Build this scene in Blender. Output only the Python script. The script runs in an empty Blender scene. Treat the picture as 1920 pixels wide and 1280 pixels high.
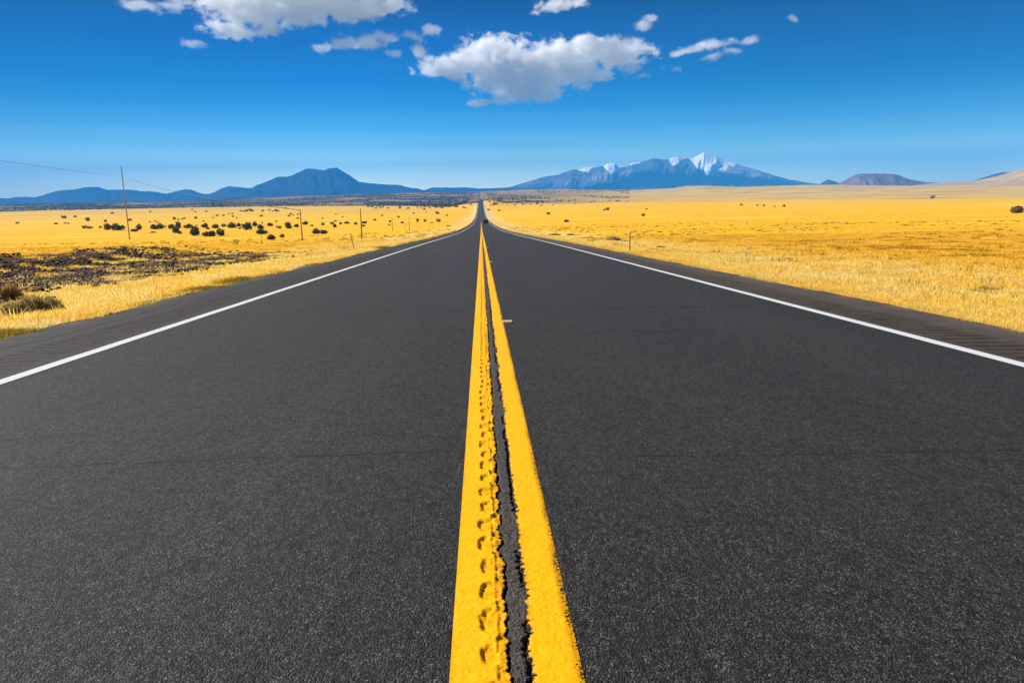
import bpy, bmesh, math, random
import numpy as np
from mathutils import Vector

# ------------------------------------------------------------------ camera, sky, sun, exposure
scene = bpy.context.scene
col = scene.collection
F_PX = 1280.0                                   # 24 mm lens on a 1920 px wide frame
PITCH, YAW, ROLL = 0.2076, 0.0420, -0.01514
EYE = np.array([-0.055, 0.0, 0.965])
FW = np.array([math.sin(YAW) * math.cos(PITCH), math.cos(YAW) * math.cos(PITCH), -math.sin(PITCH)])
_r = np.array([math.cos(YAW), -math.sin(YAW), 0.0]); _u = np.cross(_r, FW)
RT = _r * math.cos(ROLL) + _u * math.sin(ROLL)
UP = -_r * math.sin(ROLL) + _u * math.cos(ROLL)
cam_d = bpy.data.cameras.new("camera"); cam = bpy.data.objects.new("camera", cam_d); col.objects.link(cam)
cam_d.sensor_width = 36.0; cam_d.lens = 24.0; cam_d.clip_start = 0.05; cam_d.clip_end = 80000
from mathutils import Matrix
cam.matrix_world = Matrix(((RT[0], UP[0], -FW[0], EYE[0]), (RT[1], UP[1], -FW[1], EYE[1]), (RT[2], UP[2], -FW[2], EYE[2]), (0, 0, 0, 1)))
scene.camera = cam

SUN_EL = math.radians(38); SUN_AZ = math.radians(-69)      # azimuth from +Y, negative = to the left
w = bpy.data.worlds.new("World"); scene.world = w; w.use_nodes = True
nt = w.node_tree; nt.nodes.clear()
sky = nt.nodes.new("ShaderNodeTexSky"); sky.sky_type = 'NISHITA'; sky.sun_disc = False
sky.sun_elevation = SUN_EL; sky.sun_rotation = SUN_AZ; sky.altitude = 2000; sky.air_density = 1.0; sky.dust_density = 0.3; sky.ozone_density = 2.5
hs = nt.nodes.new("ShaderNodeHueSaturation"); hs.inputs["Saturation"].default_value = 1.0; hs.inputs["Value"].default_value = 0.40
gm = nt.nodes.new("ShaderNodeGamma"); gm.inputs["Gamma"].default_value = 2.0
bg = nt.nodes.new("ShaderNodeBackground"); bg.inputs["Strength"].default_value = 0.113
wo = nt.nodes.new("ShaderNodeOutputWorld")
nt.links.new(sky.outputs[0], hs.inputs["Color"]); nt.links.new(hs.outputs[0], gm.inputs[0])
# the sky pales quickly towards the horizon, as on a very dry clear day seen through a polariser
tc = nt.nodes.new("ShaderNodeTexCoord"); sxyz = nt.nodes.new("ShaderNodeSeparateXYZ"); nt.links.new(tc.outputs["Generated"], sxyz.inputs[0])
rp = nt.nodes.new("ShaderNodeValToRGB"); cr_ = rp.color_ramp; cr_.interpolation = 'EASE'
SKY = [(0, (1.000, 0.889, 0.622)), (0.028, (1.000, 0.844, 0.589)), (0.052, (0.778, 0.689, 0.467)), (0.078, (0.378, 0.478, 0.378)), (0.102, (0.167, 0.356, 0.333)), (0.13, (0.039, 0.272, 0.300)), (0.157, (0.000, 0.228, 0.278)), (0.21, (0.000, 0.172, 0.244)), (0.254, (0.000, 0.094, 0.172)), (0.34, (0.028, 0.100, 0.178)), (1, (0.278, 0.333, 0.444))]
SKYMAX = 1.8
while len(cr_.elements) < len(SKY): cr_.elements.new(.5)
for e_, (p_, c_) in zip(cr_.elements, SKY): e_.position = p_; e_.color = (c_[0], c_[1], c_[2], 1)
mx_ = nt.nodes.new("ShaderNodeMix"); mx_.data_type = 'RGBA'; mx_.blend_type = 'MULTIPLY'; mx_.clamp_result = False; mx_.inputs[0].default_value = 1.0
sc_ = nt.nodes.new("ShaderNodeVectorMath"); sc_.operation = 'SCALE'; sc_.inputs[3].default_value = SKYMAX
nt.links.new(sxyz.outputs[2], rp.inputs[0]); nt.links.new(gm.outputs[0], mx_.inputs[6]); nt.links.new(rp.outputs[0], sc_.inputs[0]); nt.links.new(sc_.outputs[0], mx_.inputs[7])
ra = nt.nodes.new("ShaderNodeValToRGB"); ma_ = nt.nodes.new("ShaderNodeMapRange"); ma_.inputs[1].default_value = -1; ma_.inputs[2].default_value = 1
nt.links.new(sxyz.outputs[0], ma_.inputs[0]); nt.links.new(ma_.outputs[0], ra.inputs[0]); ea = ra.color_ramp.elements
while len(ea) < 5: ea.new(.5)
for e_, (p_, c_) in zip(ea, [(.10, .40), (.22, .46), (.42, .93), (.58, 1.0), (.85, .85)]): e_.position = p_; e_.color = (c_, c_, c_, 1)
mz_ = nt.nodes.new("ShaderNodeMix"); mz_.data_type = 'RGBA'; mz_.blend_type = 'MULTIPLY'; mz_.inputs[0].default_value = 1.0
nt.links.new(mx_.outputs[2], mz_.inputs[6]); nt.links.new(ra.outputs[0], mz_.inputs[7])
nt.links.new(mz_.outputs[2], bg.inputs[0]); nt.links.new(bg.outputs[0], wo.inputs[0])
sd = bpy.data.lights.new("sun", 'SUN'); sd.energy = 5.0; sd.angle = math.radians(0.5); sd.color = (1.0, 0.95, 0.87)
sun = bpy.data.objects.new("sun", sd); col.objects.link(sun)
sdir = Vector((math.sin(SUN_AZ) * math.cos(SUN_EL), math.cos(SUN_AZ) * math.cos(SUN_EL), math.sin(SUN_EL)))
sun.rotation_euler = sdir.to_track_quat('Z', 'Y').to_euler(); sun.location = (0, 0, 50)
scene.view_settings.view_transform = 'Standard'; scene.view_settings.look = 'None'
scene.view_settings.exposure = 0.8; scene.view_settings.gamma = 1.0
scene.cycles.use_denoising = True
scene.cycles.denoiser = 'OPENIMAGEDENOISE'
try:
    scene.cycles.denoising_input_passes = 'RGB_ALBEDO_NORMAL'; scene.cycles.denoising_prefilter = 'ACCURATE'
except Exception:
    pass
scene.cycles.volume_bounces = 16; scene.cycles.max_bounces = 18; scene.cycles.transparent_max_bounces = 16
scene.cycles.diffuse_bounces = 2

rng = np.random.default_rng(7); random.seed(7)

# ------------------------------------------------------------------ numeric helpers
def _hash(ix, iy, seed):
    n = (ix.astype(np.int64) * 374761393 + iy.astype(np.int64) * 668265263 + seed * 974634777) & 0x7fffffff
    n = ((n ^ (n >> 13)) * 1274126177) & 0x7fffffff
    n = n ^ (n >> 16)
    return (n & 0xffffff) / float(0xffffff)
def vnoise(x, y, seed=0):
    x = np.asarray(x, float); y = np.asarray(y, float)
    ix = np.floor(x); iy = np.floor(y); fx = x - ix; fy = y - iy
    ix = ix.astype(np.int64); iy = iy.astype(np.int64)
    fx = fx * fx * (3 - 2 * fx); fy = fy * fy * (3 - 2 * fy)
    a = _hash(ix, iy, seed); b = _hash(ix + 1, iy, seed); c = _hash(ix, iy + 1, seed); d = _hash(ix + 1, iy + 1, seed)
    return (a + (b - a) * fx) * (1 - fy) + (c + (d - c) * fx) * fy
def fbm(x, y, octv=4, seed=0, gain=0.5):
    s = 0.0; a = 1.0; t = 0.0
    x = np.asarray(x, float); y = np.asarray(y, float)
    for i in range(octv):
        s = s + a * vnoise(x, y, seed + i * 17); t += a; a *= gain; x = x * 2.03 + 11.3; y = y * 2.03 + 5.7
    return s / t
def sstep(a, b, x):
    t = np.clip((np.asarray(x, float) - a) / (b - a), 0, 1); return t * t * (3 - 2 * t)
def lerp(a, b, t): return a + (b - a) * t

# ------------------------------------------------------------------ the lie of the land
EDGE_L, EDGE_R = -4.98, 5.02
YC = [-300, 0, 40, 75, 125, 190, 260, 400, 600, 800, 1000, 1200, 1500, 1700, 1900, 2500, 3500, 30000]
ZC = [11.4, 0, -1.55, -2.95, -4.85, -6.9, -8.9, -12.3, -15.6, -16.2, -14.2, -10.6, -4.4, -1.2, -2.0, -4, 2, 2]
YL = [-300, 0, 40, 74, 110, 150, 190, 250, 400, 700, 1200, 2000, 30000]
ZL = [11.0, -.35, -1.85, -3.3, -5.2, -7.4, -9.6, -11.8, -14.5, -17, -17.5, -12.5, -12]
YR = [-300, 0, 40, 75, 125, 200, 400, 800, 1500, 2100, 30000]
ZR = [11.0, -.4, -1.95, -3.3, -5.2, -7.6, -11.3, -14.5, -14.5, -8, -6]
def smooth_interp(y, xs, zs):
    y = np.asarray(y, float); s = np.maximum(2.0, np.abs(y) * 0.10)
    o = 0
    for k, wt in ((-1, .25), (0, .5), (1, .25)): o = o + wt * np.interp(y + k * s, xs, zs)
    return o
def road_z(y):                                  # centre line height
    y = np.asarray(y, float)
    near = np.where(y < 34, -0.0381 * y, 0)
    o = smooth_interp(y, YC, ZC)
    return lerp(-0.0381 * y, o, sstep(25, 60, y))
# horizon of the plain: (photo column, pixels above eye level at 5 km)
FAR_X = [-900, 0, 200, 300, 480, 640, 780, 850, 900, 960, 1000, 1200, 1260, 1320, 1380, 1500, 1700, 1900, 2600]
FAR_P = [1, 1, 2, 2, 6, 8, 11, 12, 12, 13, 14.5, 10.5, 12, 15.5, 12.5, 12.3, 9, 8, 8]
def ground(x, y):
    x = np.asarray(x, float); y = np.asarray(y, float)
    r = np.hypot(x, y)
    zc = road_z(y)
    zl = smooth_interp(y, YL, ZL); zr = smooth_interp(y, YR, ZR)
    side = np.where(x < 0, zl, zr)
    ax = np.where(x < 0, EDGE_L - x, x - EDGE_R)          # metres outside the pavement
    t = sstep(2, 70, ax)
    # verge: just under the pavement edge, then a shallow ditch
    verge = zc - 0.02 * 5 - 0.035 - 0.30 * sstep(0.6, 5.0, ax)
    z = lerp(verge, side, t)
    z = z + (fbm(x * .35, y * .35, 3, 3) - .5) * 0.10 * sstep(.3, 3, ax) + (fbm(x * .04, y * .04, 3, 5) - .5) * 0.7 * sstep(8, 60, ax)
    # the cinder bank left of the road
    z = z + 0.55 * np.exp(-((x + 18.6) / 2.6) ** 2) * sstep(4, 12, y) * (1 - sstep(34, 60, y))
    # far country
    col_x = 960 + F_PX * np.tan(np.clip(np.arctan2(x, np.maximum(y, 1e-3)) - YAW, -1.2, 1.2))
    far = np.interp(col_x, FAR_X, FAR_P) / 1333.0 * 5000 * np.where(y > 0, 1, .3)
    tf = sstep(2000, 5000, r)
    z = lerp(z, far, tf)
    hills = (fbm(x / 620, y / 620, 4, 9) - .5) * 26 * sstep(1900, 3300, r) * (1 - sstep(4500, 5200, r)) * np.where(x > 0, 1.0, .7)
    z = z + hills * sstep(40, 250, np.abs(x))
    z = z - 0.28 * (1 - sstep(-0.25, -0.02, ax)) - 1.2 * (1 - sstep(-1.5, -0.4, ax)) * sstep(300, 900, r)
    return z - sstep(5200, 9000, r) * 25
def ray(px, py):
    d = FW * F_PX + RT * (px - 960) + UP * (640 - py); return d / np.linalg.norm(d)
def at(px, py, rmax=6000.0):
    """where the line of sight meets the ground"""
    d = ray(px, py); t = np.exp(np.linspace(math.log(1.0), math.log(rmax), 5000))
    P = EYE[None] + d[None] * t[:, None]
    below = P[:, 2] < ground(P[:, 0], P[:, 1])
    i = int(np.argmax(below)) if below.any() else len(t) - 1
    x, y = P[i, 0], P[i, 1]
    return float(x), float(y), float(ground(x, y)), float(t[i])
def at_road(px, py):
    d = ray(px, py); t = np.linspace(1, 120, 60000); P = EYE[None] + d[None] * t[:, None]
    i = int(np.argmax(P[:, 2] < road_z(P[:, 1]) - .02 * np.abs(P[:, 0]))); return P[i]

# ------------------------------------------------------------------ mesh helpers
def tag(o, label=None, cat=None, group=None, kind=None):
    if label: o["label"] = label
    if cat: o["category"] = cat
    if group: o["group"] = group
    if kind: o["kind"] = kind
    return o
def mesh_np(name, V, Fc, mats=(), smooth=False, attrs=None, fmat=None):
    me = bpy.data.meshes.new(name)
    V = np.ascontiguousarray(V, dtype=np.float32); Fc = np.ascontiguousarray(Fc, dtype=np.int32)
    n, k = Fc.shape
    me.vertices.add(len(V)); me.vertices.foreach_set("co", V.ravel())
    me.loops.add(n * k); me.loops.foreach_set("vertex_index", Fc.ravel())
    me.polygons.add(n); me.polygons.foreach_set("loop_start", np.arange(0, n * k, k, dtype=np.int32))
    me.polygons.foreach_set("loop_total", np.full(n, k, dtype=np.int32))
    if smooth: me.polygons.foreach_set("use_smooth", np.ones(n, dtype=bool))
    for m in mats: me.materials.append(m)
    if fmat is not None: me.polygons.foreach_set("material_index", np.asarray(fmat, dtype=np.int32))
    for nm, arr in (attrs or {}).items():
        a = me.attributes.new(nm, 'FLOAT', 'POINT'); a.data.foreach_set("value", np.ascontiguousarray(arr, dtype=np.float32))
    me.update(); me.validate(); return me
def link(name, me, parent=None):
    o = bpy.data.objects.new(name, me); col.objects.link(o)
    if parent: o.parent = parent
    return o
def grid(xs, ys, zf):
    X, Y = np.meshgrid(xs, ys); Z = zf(X, Y)
    V = np.stack([X, Y, Z], -1).reshape(-1, 3); nx, ny = len(xs), len(ys)
    i = np.arange(nx - 1)[None] + (np.arange(ny - 1) * nx)[:, None]
    Fc = np.stack([i, i + 1, i + 1 + nx, i + nx], -1).reshape(-1, 4)
    return V, Fc
def merge(parts):
    Vs, Fs, off = [], [], 0
    for V, Fc in parts: Vs.append(V); Fs.append(Fc + off); off += len(V)
    return np.concatenate(Vs), np.concatenate(Fs)
class MB:
    """boxes, tubes and prisms collected into one mesh"""
    def __init__(s): s.bm = bmesh.new()
    def box(s, c, d, rz=0.0, rx=0.0, ry=0.0):
        r = bmesh.ops.create_cube(s.bm, size=1.0)
        M = Matrix.Translation(c) @ Matrix.Rotation(rz, 4, 'Z') @ Matrix.Rotation(rx, 4, 'X') @ Matrix.Rotation(ry, 4, 'Y') @ Matrix.Diagonal((d[0], d[1], d[2], 1))
        bmesh.ops.transform(s.bm, matrix=M, verts=r["verts"]); return s
    def tube(s, pts, radii, seg=10, cap=True):
        pts = [Vector(p) for p in pts]; rings = []
        for i, p in enumerate(pts):
            a = pts[max(i - 1, 0)]; b = pts[min(i + 1, len(pts) - 1)]; d = (b - a).normalized()
            q = d.to_track_quat('Z', 'Y'); rr = radii[i] if hasattr(radii, '__len__') else radii
            rings.append([s.bm.verts.new(p + q @ Vector((rr * math.cos(2 * math.pi * k / seg), rr * math.sin(2 * math.pi * k / seg), 0))) for k in range(seg)])
        for A, B in zip(rings[:-1], rings[1:]):
            for k in range(seg): s.bm.faces.new((A[k], A[(k + 1) % seg], B[(k + 1) % seg], B[k]))
        if cap: s.bm.faces.new(rings[0][::-1]); s.bm.faces.new(rings[-1])
        return s
    def prism(s, pts, x0, x1):
        """closed outline in (y,z) extruded along x"""
        A = [s.bm.verts.new((x0, p[0], p[1])) for p in pts]; B = [s.bm.verts.new((x1, p[0], p[1])) for p in pts]
        n = len(pts); s.bm.faces.new(A); s.bm.faces.new(B[::-1])
        for k in range(n): s.bm.faces.new((A[(k + 1) % n], A[k], B[k], B[(k + 1) % n]))
        return s
    def build(s, name, mat, parent=None, bevel=0.0, smooth=False):
        bmesh.ops.recalc_face_normals(s.bm, faces=s.bm.faces)
        if bevel: bmesh.ops.bevel(s.bm, geom=list(s.bm.edges), offset=bevel, segments=2, affect='EDGES', profile=.7)
        me = bpy.data.meshes.new(name); s.bm.to_mesh(me); s.bm.free(); me.materials.append(mat)
        if smooth:
            for p in me.polygons: p.use_smooth = True
        return link(name, me, parent)
def empty(name, loc, rz=0.0):
    o = bpy.data.objects.new(name, None); col.objects.link(o); o.location = loc; o.rotation_euler = (0, 0, rz); o.empty_display_size = .2; return o

# ------------------------------------------------------------------ material helpers
class NT:
    def __init__(s, name):
        s.m = bpy.data.materials.new(name); s.m.use_nodes = True; s.t = s.m.node_tree; s.t.nodes.clear()
        s.out = s.t.nodes.new("ShaderNodeOutputMaterial")
    def n(s, typ, **kw):
        nd = s.t.nodes.new(typ)
        for k, v in kw.items(): setattr(nd, k, v)
        return nd
    def l(s, a, b): s.t.links.new(a, b)
    def put(s, sock, v):
        if hasattr(v, "is_output") or isinstance(v, bpy.types.NodeSocket): s.l(v, sock)
        else: sock.default_value = v
    def math(s, op, a, b=None, c=None, clamp=False):
        nd = s.n("ShaderNodeMath", operation=op, use_clamp=clamp); s.put(nd.inputs[0], a)
        if b is not None: s.put(nd.inputs[1], b)
        if c is not None: s.put(nd.inputs[2], c)
        return nd.outputs[0]
    def attr(s, name): return s.n("ShaderNodeAttribute", attribute_name=name).outputs["Fac"]
    def pos(s): return s.n("ShaderNodeNewGeometry").outputs["Position"]
    def scale(s, v, sc):
        nd = s.n("ShaderNodeVectorMath", operation='MULTIPLY'); s.put(nd.inputs[0], v); nd.inputs[1].default_value = sc; return nd.outputs[0]
    def noise(s, v, scale, detail=4, rough=.55, out="Fac", dist=0.0):
        nd = s.n("ShaderNodeTexNoise"); s.put(nd.inputs["Vector"], v); nd.inputs["Scale"].default_value = scale
        nd.inputs["Detail"].default_value = detail; nd.inputs["Roughness"].default_value = rough; nd.inputs["Distortion"].default_value = dist
        return nd.outputs[out]
    def voro(s, v, scale, out="Color", feature='F1'):
        nd = s.n("ShaderNodeTexVoronoi", feature=feature); s.put(nd.inputs["Vector"], v); nd.inputs["Scale"].default_value = scale; return nd.outputs[out]
    def ramp(s, f, stops, interp='LINEAR'):
        nd = s.n("ShaderNodeValToRGB"); s.put(nd.inputs[0], f); cr = nd.color_ramp; cr.interpolation = interp
        while len(cr.elements) < len(stops): cr.elements.new(.5)
        for e, (p, c) in zip(cr.elements, stops):
            e.position = p; e.color = (c[0], c[1], c[2], 1) if hasattr(c, '__len__') else (c, c, c, 1)
        return nd.outputs[0]
    def mix(s, f, a, b, blend='MIX'):
        nd = s.n("ShaderNodeMix", data_type='RGBA', blend_type=blend)
        s.put(nd.inputs["Factor"], f); s.put(nd.inputs[6], a if not isinstance(a, tuple) or len(a) == 4 else a + (1,)); s.put(nd.inputs[7], b if not isinstance(b, tuple) or len(b) == 4 else b + (1,))
        return nd.outputs[2]
    def mr(s, v, a, b, c=0.0, d=1.0):
        nd = s.n("ShaderNodeMapRange"); nd.interpolation_type = 'SMOOTHSTEP'; s.put(nd.inputs[0], v)
        for i, q in enumerate((a, b, c, d)): nd.inputs[i + 1].default_value = q
        return nd.outputs[0]
    def bsdf(s, color, rough=.8, normal=None, spec=.3, metal=0.0):
        b = s.n("ShaderNodeBsdfPrincipled"); s.put(b.inputs["Base Color"], color if not isinstance(color, tuple) or len(color) == 4 else color + (1,))
        s.put(b.inputs["Roughness"], rough); s.put(b.inputs["Specular IOR Level"], spec); b.inputs["Metallic"].default_value = metal
        if normal is not None: s.l(normal, b.inputs["Normal"])
        return b.outputs[0]
    def bump(s, h, strength=1.0, dist=.01, normal=None):
        b = s.n("ShaderNodeBump"); b.inputs["Strength"].default_value = strength; b.inputs["Distance"].default_value = dist; s.put(b.inputs["Height"], h)
        if normal is not None: s.l(normal, b.inputs["Normal"])
        return b.outputs[0]
    def done(s, sh): s.l(sh, s.out.inputs["Surface"]); return s.m
def plain(name, color, rough=.6, spec=.4, metal=0.0, var=.15, scale=8.0, bump=0.0):
    t = NT(name); p = t.n("ShaderNodeTexCoord").outputs["Object"]
    f = t.noise(p, scale, 5, .6)
    c0 = tuple(c * (1 - var) for c in color); c1 = tuple(min(1, c * (1 + var)) for c in color)
    c = t.ramp(f, [(.3, c0), (.7, c1)])
    return t.done(t.bsdf(c, rough, t.bump(f, bump, .02) if bump else None, spec, metal))

# ------------------------------------------------------------------ asphalt
def crack_mask(t, P, cracks):
    """thin wandering transverse cracks: (y0, slope, width, x0, x1)"""
    sx = t.n("ShaderNodeSeparateXYZ"); t.l(P, sx.inputs[0]); X, Y = sx.outputs[0], sx.outputs[1]
    wob = t.noise(t.scale(P, (1, 0, 0)), 2.2, 6, .7); wob2 = t.noise(P, 9.0, 3, .6)
    m = None
    for (y0, sl, wd, x0, x1, amp) in cracks:
        q = t.math('ADD', t.math('MULTIPLY', X, sl), y0)
        q = t.math('ADD', q, t.math('MULTIPLY', t.math('SUBTRACT', wob, .5), amp))
        q = t.math('ADD', q, t.math('MULTIPLY', t.math('SUBTRACT', wob2, .5), amp * .25))
        dd = t.math('ABSOLUTE', t.math('SUBTRACT', Y, q))
        f = t.mr(dd, wd * .4, wd, 1.0, 0.0)
        f = t.math('MULTIPLY', f, t.mr(X, x0, x0 + .25)); f = t.math('MULTIPLY', f, t.mr(X, x1 - .25, x1, 1.0, 0.0))
        f = t.math('MULTIPLY', f, t.mr(wob2, .36, .5, .15, 1.0))
        m = f if m is None else t.math('MAXIMUM', m, f)
    return m
def asphalt(name, dark=1.0):
    t = NT(name); P = t.pos()
    sx = t.n("ShaderNodeSeparateXYZ"); t.l(P, sx.inputs[0]); X, Y = sx.outputs[0], sx.outputs[1]
    v1 = t.voro(P, 215.0, "Color"); vb = t.n("ShaderNodeSeparateColor"); t.l(v1, vb.inputs[0]); cell = vb.outputs[0]; cell2 = vb.outputs[1]
    d1 = t.voro(P, 215.0, "Distance")
    fine = t.noise(P, 420.0, 2, .6); mid = t.noise(P, 26.0, 4, .6); big = t.noise(t.scale(P, (1, .25, 1)), .8, 5, .6)
    c = t.ramp(cell, [(0, (.0060, .0054, .0046)), (.35, (.022, .0196, .0168)), (.72, (.060, .0530, .0450)), (.95, (.110, .097, .084)), (1, (.19, .17, .14))])
    c = t.mix(t.math('MULTIPLY', fine, .35), c, (.028, .026, .023), 'MIX')
    g1 = t.noise(t.scale(P, (1, .45, 1)), 62.0, 3, .75); g2 = t.noise(t.scale(P, (1, .5, 1)), 13.0, 4, .7)
    m = t.math('ADD', t.mr(mid, .25, .75, .82, 1.14), t.mr(big, .3, .7, -.12, .12))
    m = t.math('ADD', m, t.mr(g1, .3, .7, -.52, .52)); m = t.math('ADD', m, t.mr(g2, .3, .7, -.18, .18))
    m = t.math('MULTIPLY', m, t.mr(d1, .1, .75, 1.15, .55)); trk = t.math('ABSOLUTE', t.math('SUBTRACT', t.math('ABSOLUTE', t.math('SUBTRACT', t.math('ABSOLUTE', X), 1.80)), .85))
    m = t.math('MULTIPLY', m, t.mr(trk, .0, .45, 1.08, 1.0)); m = t.math('MULTIPLY', m, .91)
    cc = t.n("ShaderNodeCombineColor"); [t.l(m, cc.inputs[i]) for i in range(3)]
    c = t.mix(1.0, c, cc.outputs[0], 'MULTIPLY')
    # the worn lane tracks are paler, the shoulders browner with blown dust
    sh = t.math('MAXIMUM', t.mr(X, -3.3, -3.75), t.mr(X, 3.6, 4.0))
    dust = t.math('MULTIPLY', sh, t.mr(t.noise(P, 3.0, 5, .65), .25, .75, .35, .8))
    c = t.mix(dust, c, t.mix(t.mr(X, 3.0, 3.8), (.050, .041, .036), (.125, .095, .073)), 'MIX')
    edge = t.math('MULTIPLY', t.mr(t.math('ADD', t.math('ABSOLUTE', X), t.math('MULTIPLY', mid, .25)), 4.75, 5.1), t.mr(t.noise(P, 1.6, 3), .4, .6))
    c = t.mix(t.math('MULTIPLY', edge, .6), c, (.20, .13, .07))
    # grit packed in the centre seam, rumble groove bottoms coloured darker, scattered pale stones
    grit = t.ramp(t.noise(P, 90.0, 4, .75), [(.3, (.018, .015, .013)), (.5, (.075, .064, .056)), (.7, (.15, .125, .105))])
    c = t.mix(t.math('MULTIPLY', t.attr("seam"), .85), c, grit)
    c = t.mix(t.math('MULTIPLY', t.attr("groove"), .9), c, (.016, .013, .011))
    stone = t.n("ShaderNodeSeparateColor"); t.l(t.voro(P, 95.0, "Color"), stone.inputs[0]); sd1 = t.voro(P, 95.0, "Distance")
    c = t.mix(t.math('MULTIPLY', t.mr(stone.outputs[0], .975, .985), t.mr(sd1, .42, .28, 0, .8)), c, (.17, .155, .13))
    cr = crack_mask(t, P, CRACKS)
    # long crack on the left shoulder
    lw = t.noise(t.scale(P, (0, 1, 0)), .9, 7, .7)
    q = t.math('ADD', -4.42, t.math('MULTIPLY', t.math('SUBTRACT', lw, .5), .5))
    lc = t.mr(t.math('ABSOLUTE', t.math('SUBTRACT', X, q)), .012, .034, 1.0, 0.0)
    lc = t.math('MULTIPLY', lc, t.mr(Y, 15, 19, 1.0, 0.0))
    cr = t.math('MAXIMUM', cr, lc)
    # oil spots and small scars
    spots = t.mr(t.voro(t.scale(P, (1, .6, 1)), .55, "Distance"), .035, .06, .55, 0.0)
    c = t.mix(t.math('MAXIMUM', t.math('MULTIPLY', cr, .9), spots), c, (.008, .008, .009))
    h = t.math('ADD', t.math('MULTIPLY', t.math('SUBTRACT', .6, d1), 1.0), t.math('MULTIPLY', cell2, .9))
    h = t.math('ADD', h, t.math('MULTIPLY', fine, .25)); h = t.math('SUBTRACT', h, t.math('MULTIPLY', cr, 3.0))
    n = t.bump(h, 1.0, .0042)
    n = t.bump(mid, .35, .01, n)
    return t.done(t.bsdf(c, .74, n, .26))
CRACKS = [(at_road(450, 866)[1], -.03, .010, -4.6, .0, .16), (at_road(900, 578)[1], .02, .045, -1.9, 3.4, .35), (at_road(1300, 855)[1] * .99, .02, .007, .5, 3.2, .12),
          (at_road(750, 512)[1], .05, .07, -3.0, .0, .6), (at_road(1100, 500)[1], .0, .06, .4, 2.0, .5), (at_road(600, 590)[1], .03, .03, -2.4, -.8, .3),
          (at_road(150, 790)[1], .12, .009, -2.9, -1.9, .2), (at_road(1100, 622)[1], -.02, .022, .3, 2.2, .25)]
M_ASPH = asphalt("asphalt")

# ------------------------------------------------------------------ road surface
PIT = 0.1382
PIT_Y0 = at_road(925, 1060)[1]
def jag(y, seed, amp, s=16.0):
    return (fbm(y * s, y * 0 + seed * 3.1, 4, seed, .62) - .5) * amp
def crackL(y): return -0.012 + jag(y, 21, .018, 9) + jag(y, 23, .026, 70) + 0.003 * np.sin(2 * np.pi * (y - PIT_Y0) / PIT)
def crackR(y): return 0.034 + jag(y, 33, .022, 9) + jag(y, 35, .030, 80)
def crown(x): return -.02 * np.abs(x) * (np.abs(x) / (np.abs(x) + .1))
def strip_z(x, y):
    fade = sstep(.30, .22, np.abs(x)) if False else 1 - sstep(.20, .29, np.abs(x))
    z = road_z(y) + crown(x)
    z = z + fade * ((fbm(x * 130, y * 130, 3, 41, .6) - .5) * .0030 + (fbm(x * 24, y * 24, 3, 44) - .5) * .0015)
    cl, cr = crackL(y), crackR(y)
    gap = sstep(cl - .004, cl + .006, x) * (1 - sstep(cr - .006, cr + .004, x))
    z = z - gap * (.001 + .010 * (fbm(x * 55, y * 55, 4, 47, .65) - .35))
    wl = .001 + .006 * fbm(y * 9, y * 0, 3, 52) ** 1.5; wr = .006 * sstep(.42, .6, fbm(y * 5, y * 0 + 9, 3, 57))
    z = z - .018 * (1 - sstep(wl * .6, wl + .002, np.abs(x - cl))) - .016 * (wr > .0015) * (1 - sstep(wr * .5, wr + .0025, np.abs(x - cr)))
    # milled centre-line rumble pits
    k = np.round((y - PIT_Y0) / PIT); dy = (y - PIT_Y0 - k * PIT) / (.035 + .016 * _hash(k.astype(np.int64), k.astype(np.int64) * 0, 5))
    px = -0.056 + .010 * (_hash(k.astype(np.int64), k.astype(np.int64) * 0 + 3, 8) - .5)
    dx = (x - px) / (.021 + .010 * _hash(k.astype(np.int64), k.astype(np.int64) * 0 + 1, 6))
    rr = (np.abs(dx) ** 3 + np.abs(dy) ** 3) ** (1 / 1.5) + (fbm(x * 60, y * 60, 3, 61) - .5) * .9
    z = z - .010 * (1 - sstep(.35, 1.25, rr))
    # the brittle slab between the pits and the crack is broken and sunken
    slab = sstep(px + .012, px + .02, x) * (1 - sstep(cl - .004, cl, x))
    brk = 1 - sstep(.0, .16, np.abs(np.abs(y - PIT_Y0 - k * PIT) / PIT - .5))
    z = z - slab * (.002 + .005 * fbm(x * 60, y * 60, 2, 66) + .007 * brk * sstep(.35, .6, fbm(x * 25 + 3, y * 12, 2, 68)))
    return z
YS_NEAR = [0.6]
while YS_NEAR[-1] < 30: YS_NEAR.append(YS_NEAR[-1] + max(.0028, .0011 * YS_NEAR[-1] ** 2 * .9))
YS_NEAR[-1] = 30.0; YS_NEAR = np.array(YS_NEAR)
XS_STRIP = np.unique(np.concatenate([np.arange(-.30, .3001, .003)]))
YS_RUM = np.arange(0.6, 30.0001, .0282); YS_RUM[-1] = 30.0
YS_FAR = np.concatenate([np.arange(-30, .6, 1.5), [.6], np.arange(1, 60, 1.0), np.geomspace(60, 1950, 240)])
YS_FAR = np.unique(np.concatenate([YS_FAR, [30.0]]))
def rumble(side):
    def f(x, y):
        z = road_z(y) + crown(x)
        a = np.abs(x); lo = 3.62 if side < 0 else 3.92; hi = lo + .58
        m = sstep(lo, lo + .05, a) * (1 - sstep(hi - .05, hi, a)) * sstep(.25, .5, .2 + .6 * fbm(x * 1.2, y * .5, 3, 71 + side))
        z = z - m * .045 * (.5 + .5 * np.cos(2 * np.pi * (y + .05 * fbm(x * 3, y * 3, 2, 73)) / .172)) ** 2.0
        e = (EDGE_L - x) if side < 0 else (x - EDGE_R)
        return z + (fbm(x * 9, y * 9, 3, 77) - .5) * .006 * sstep(lo, lo + .1, a)
    return f
def rz(x, y): return road_z(y) + crown(x)
XL0, XR0 = -3.58, 3.88
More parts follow.
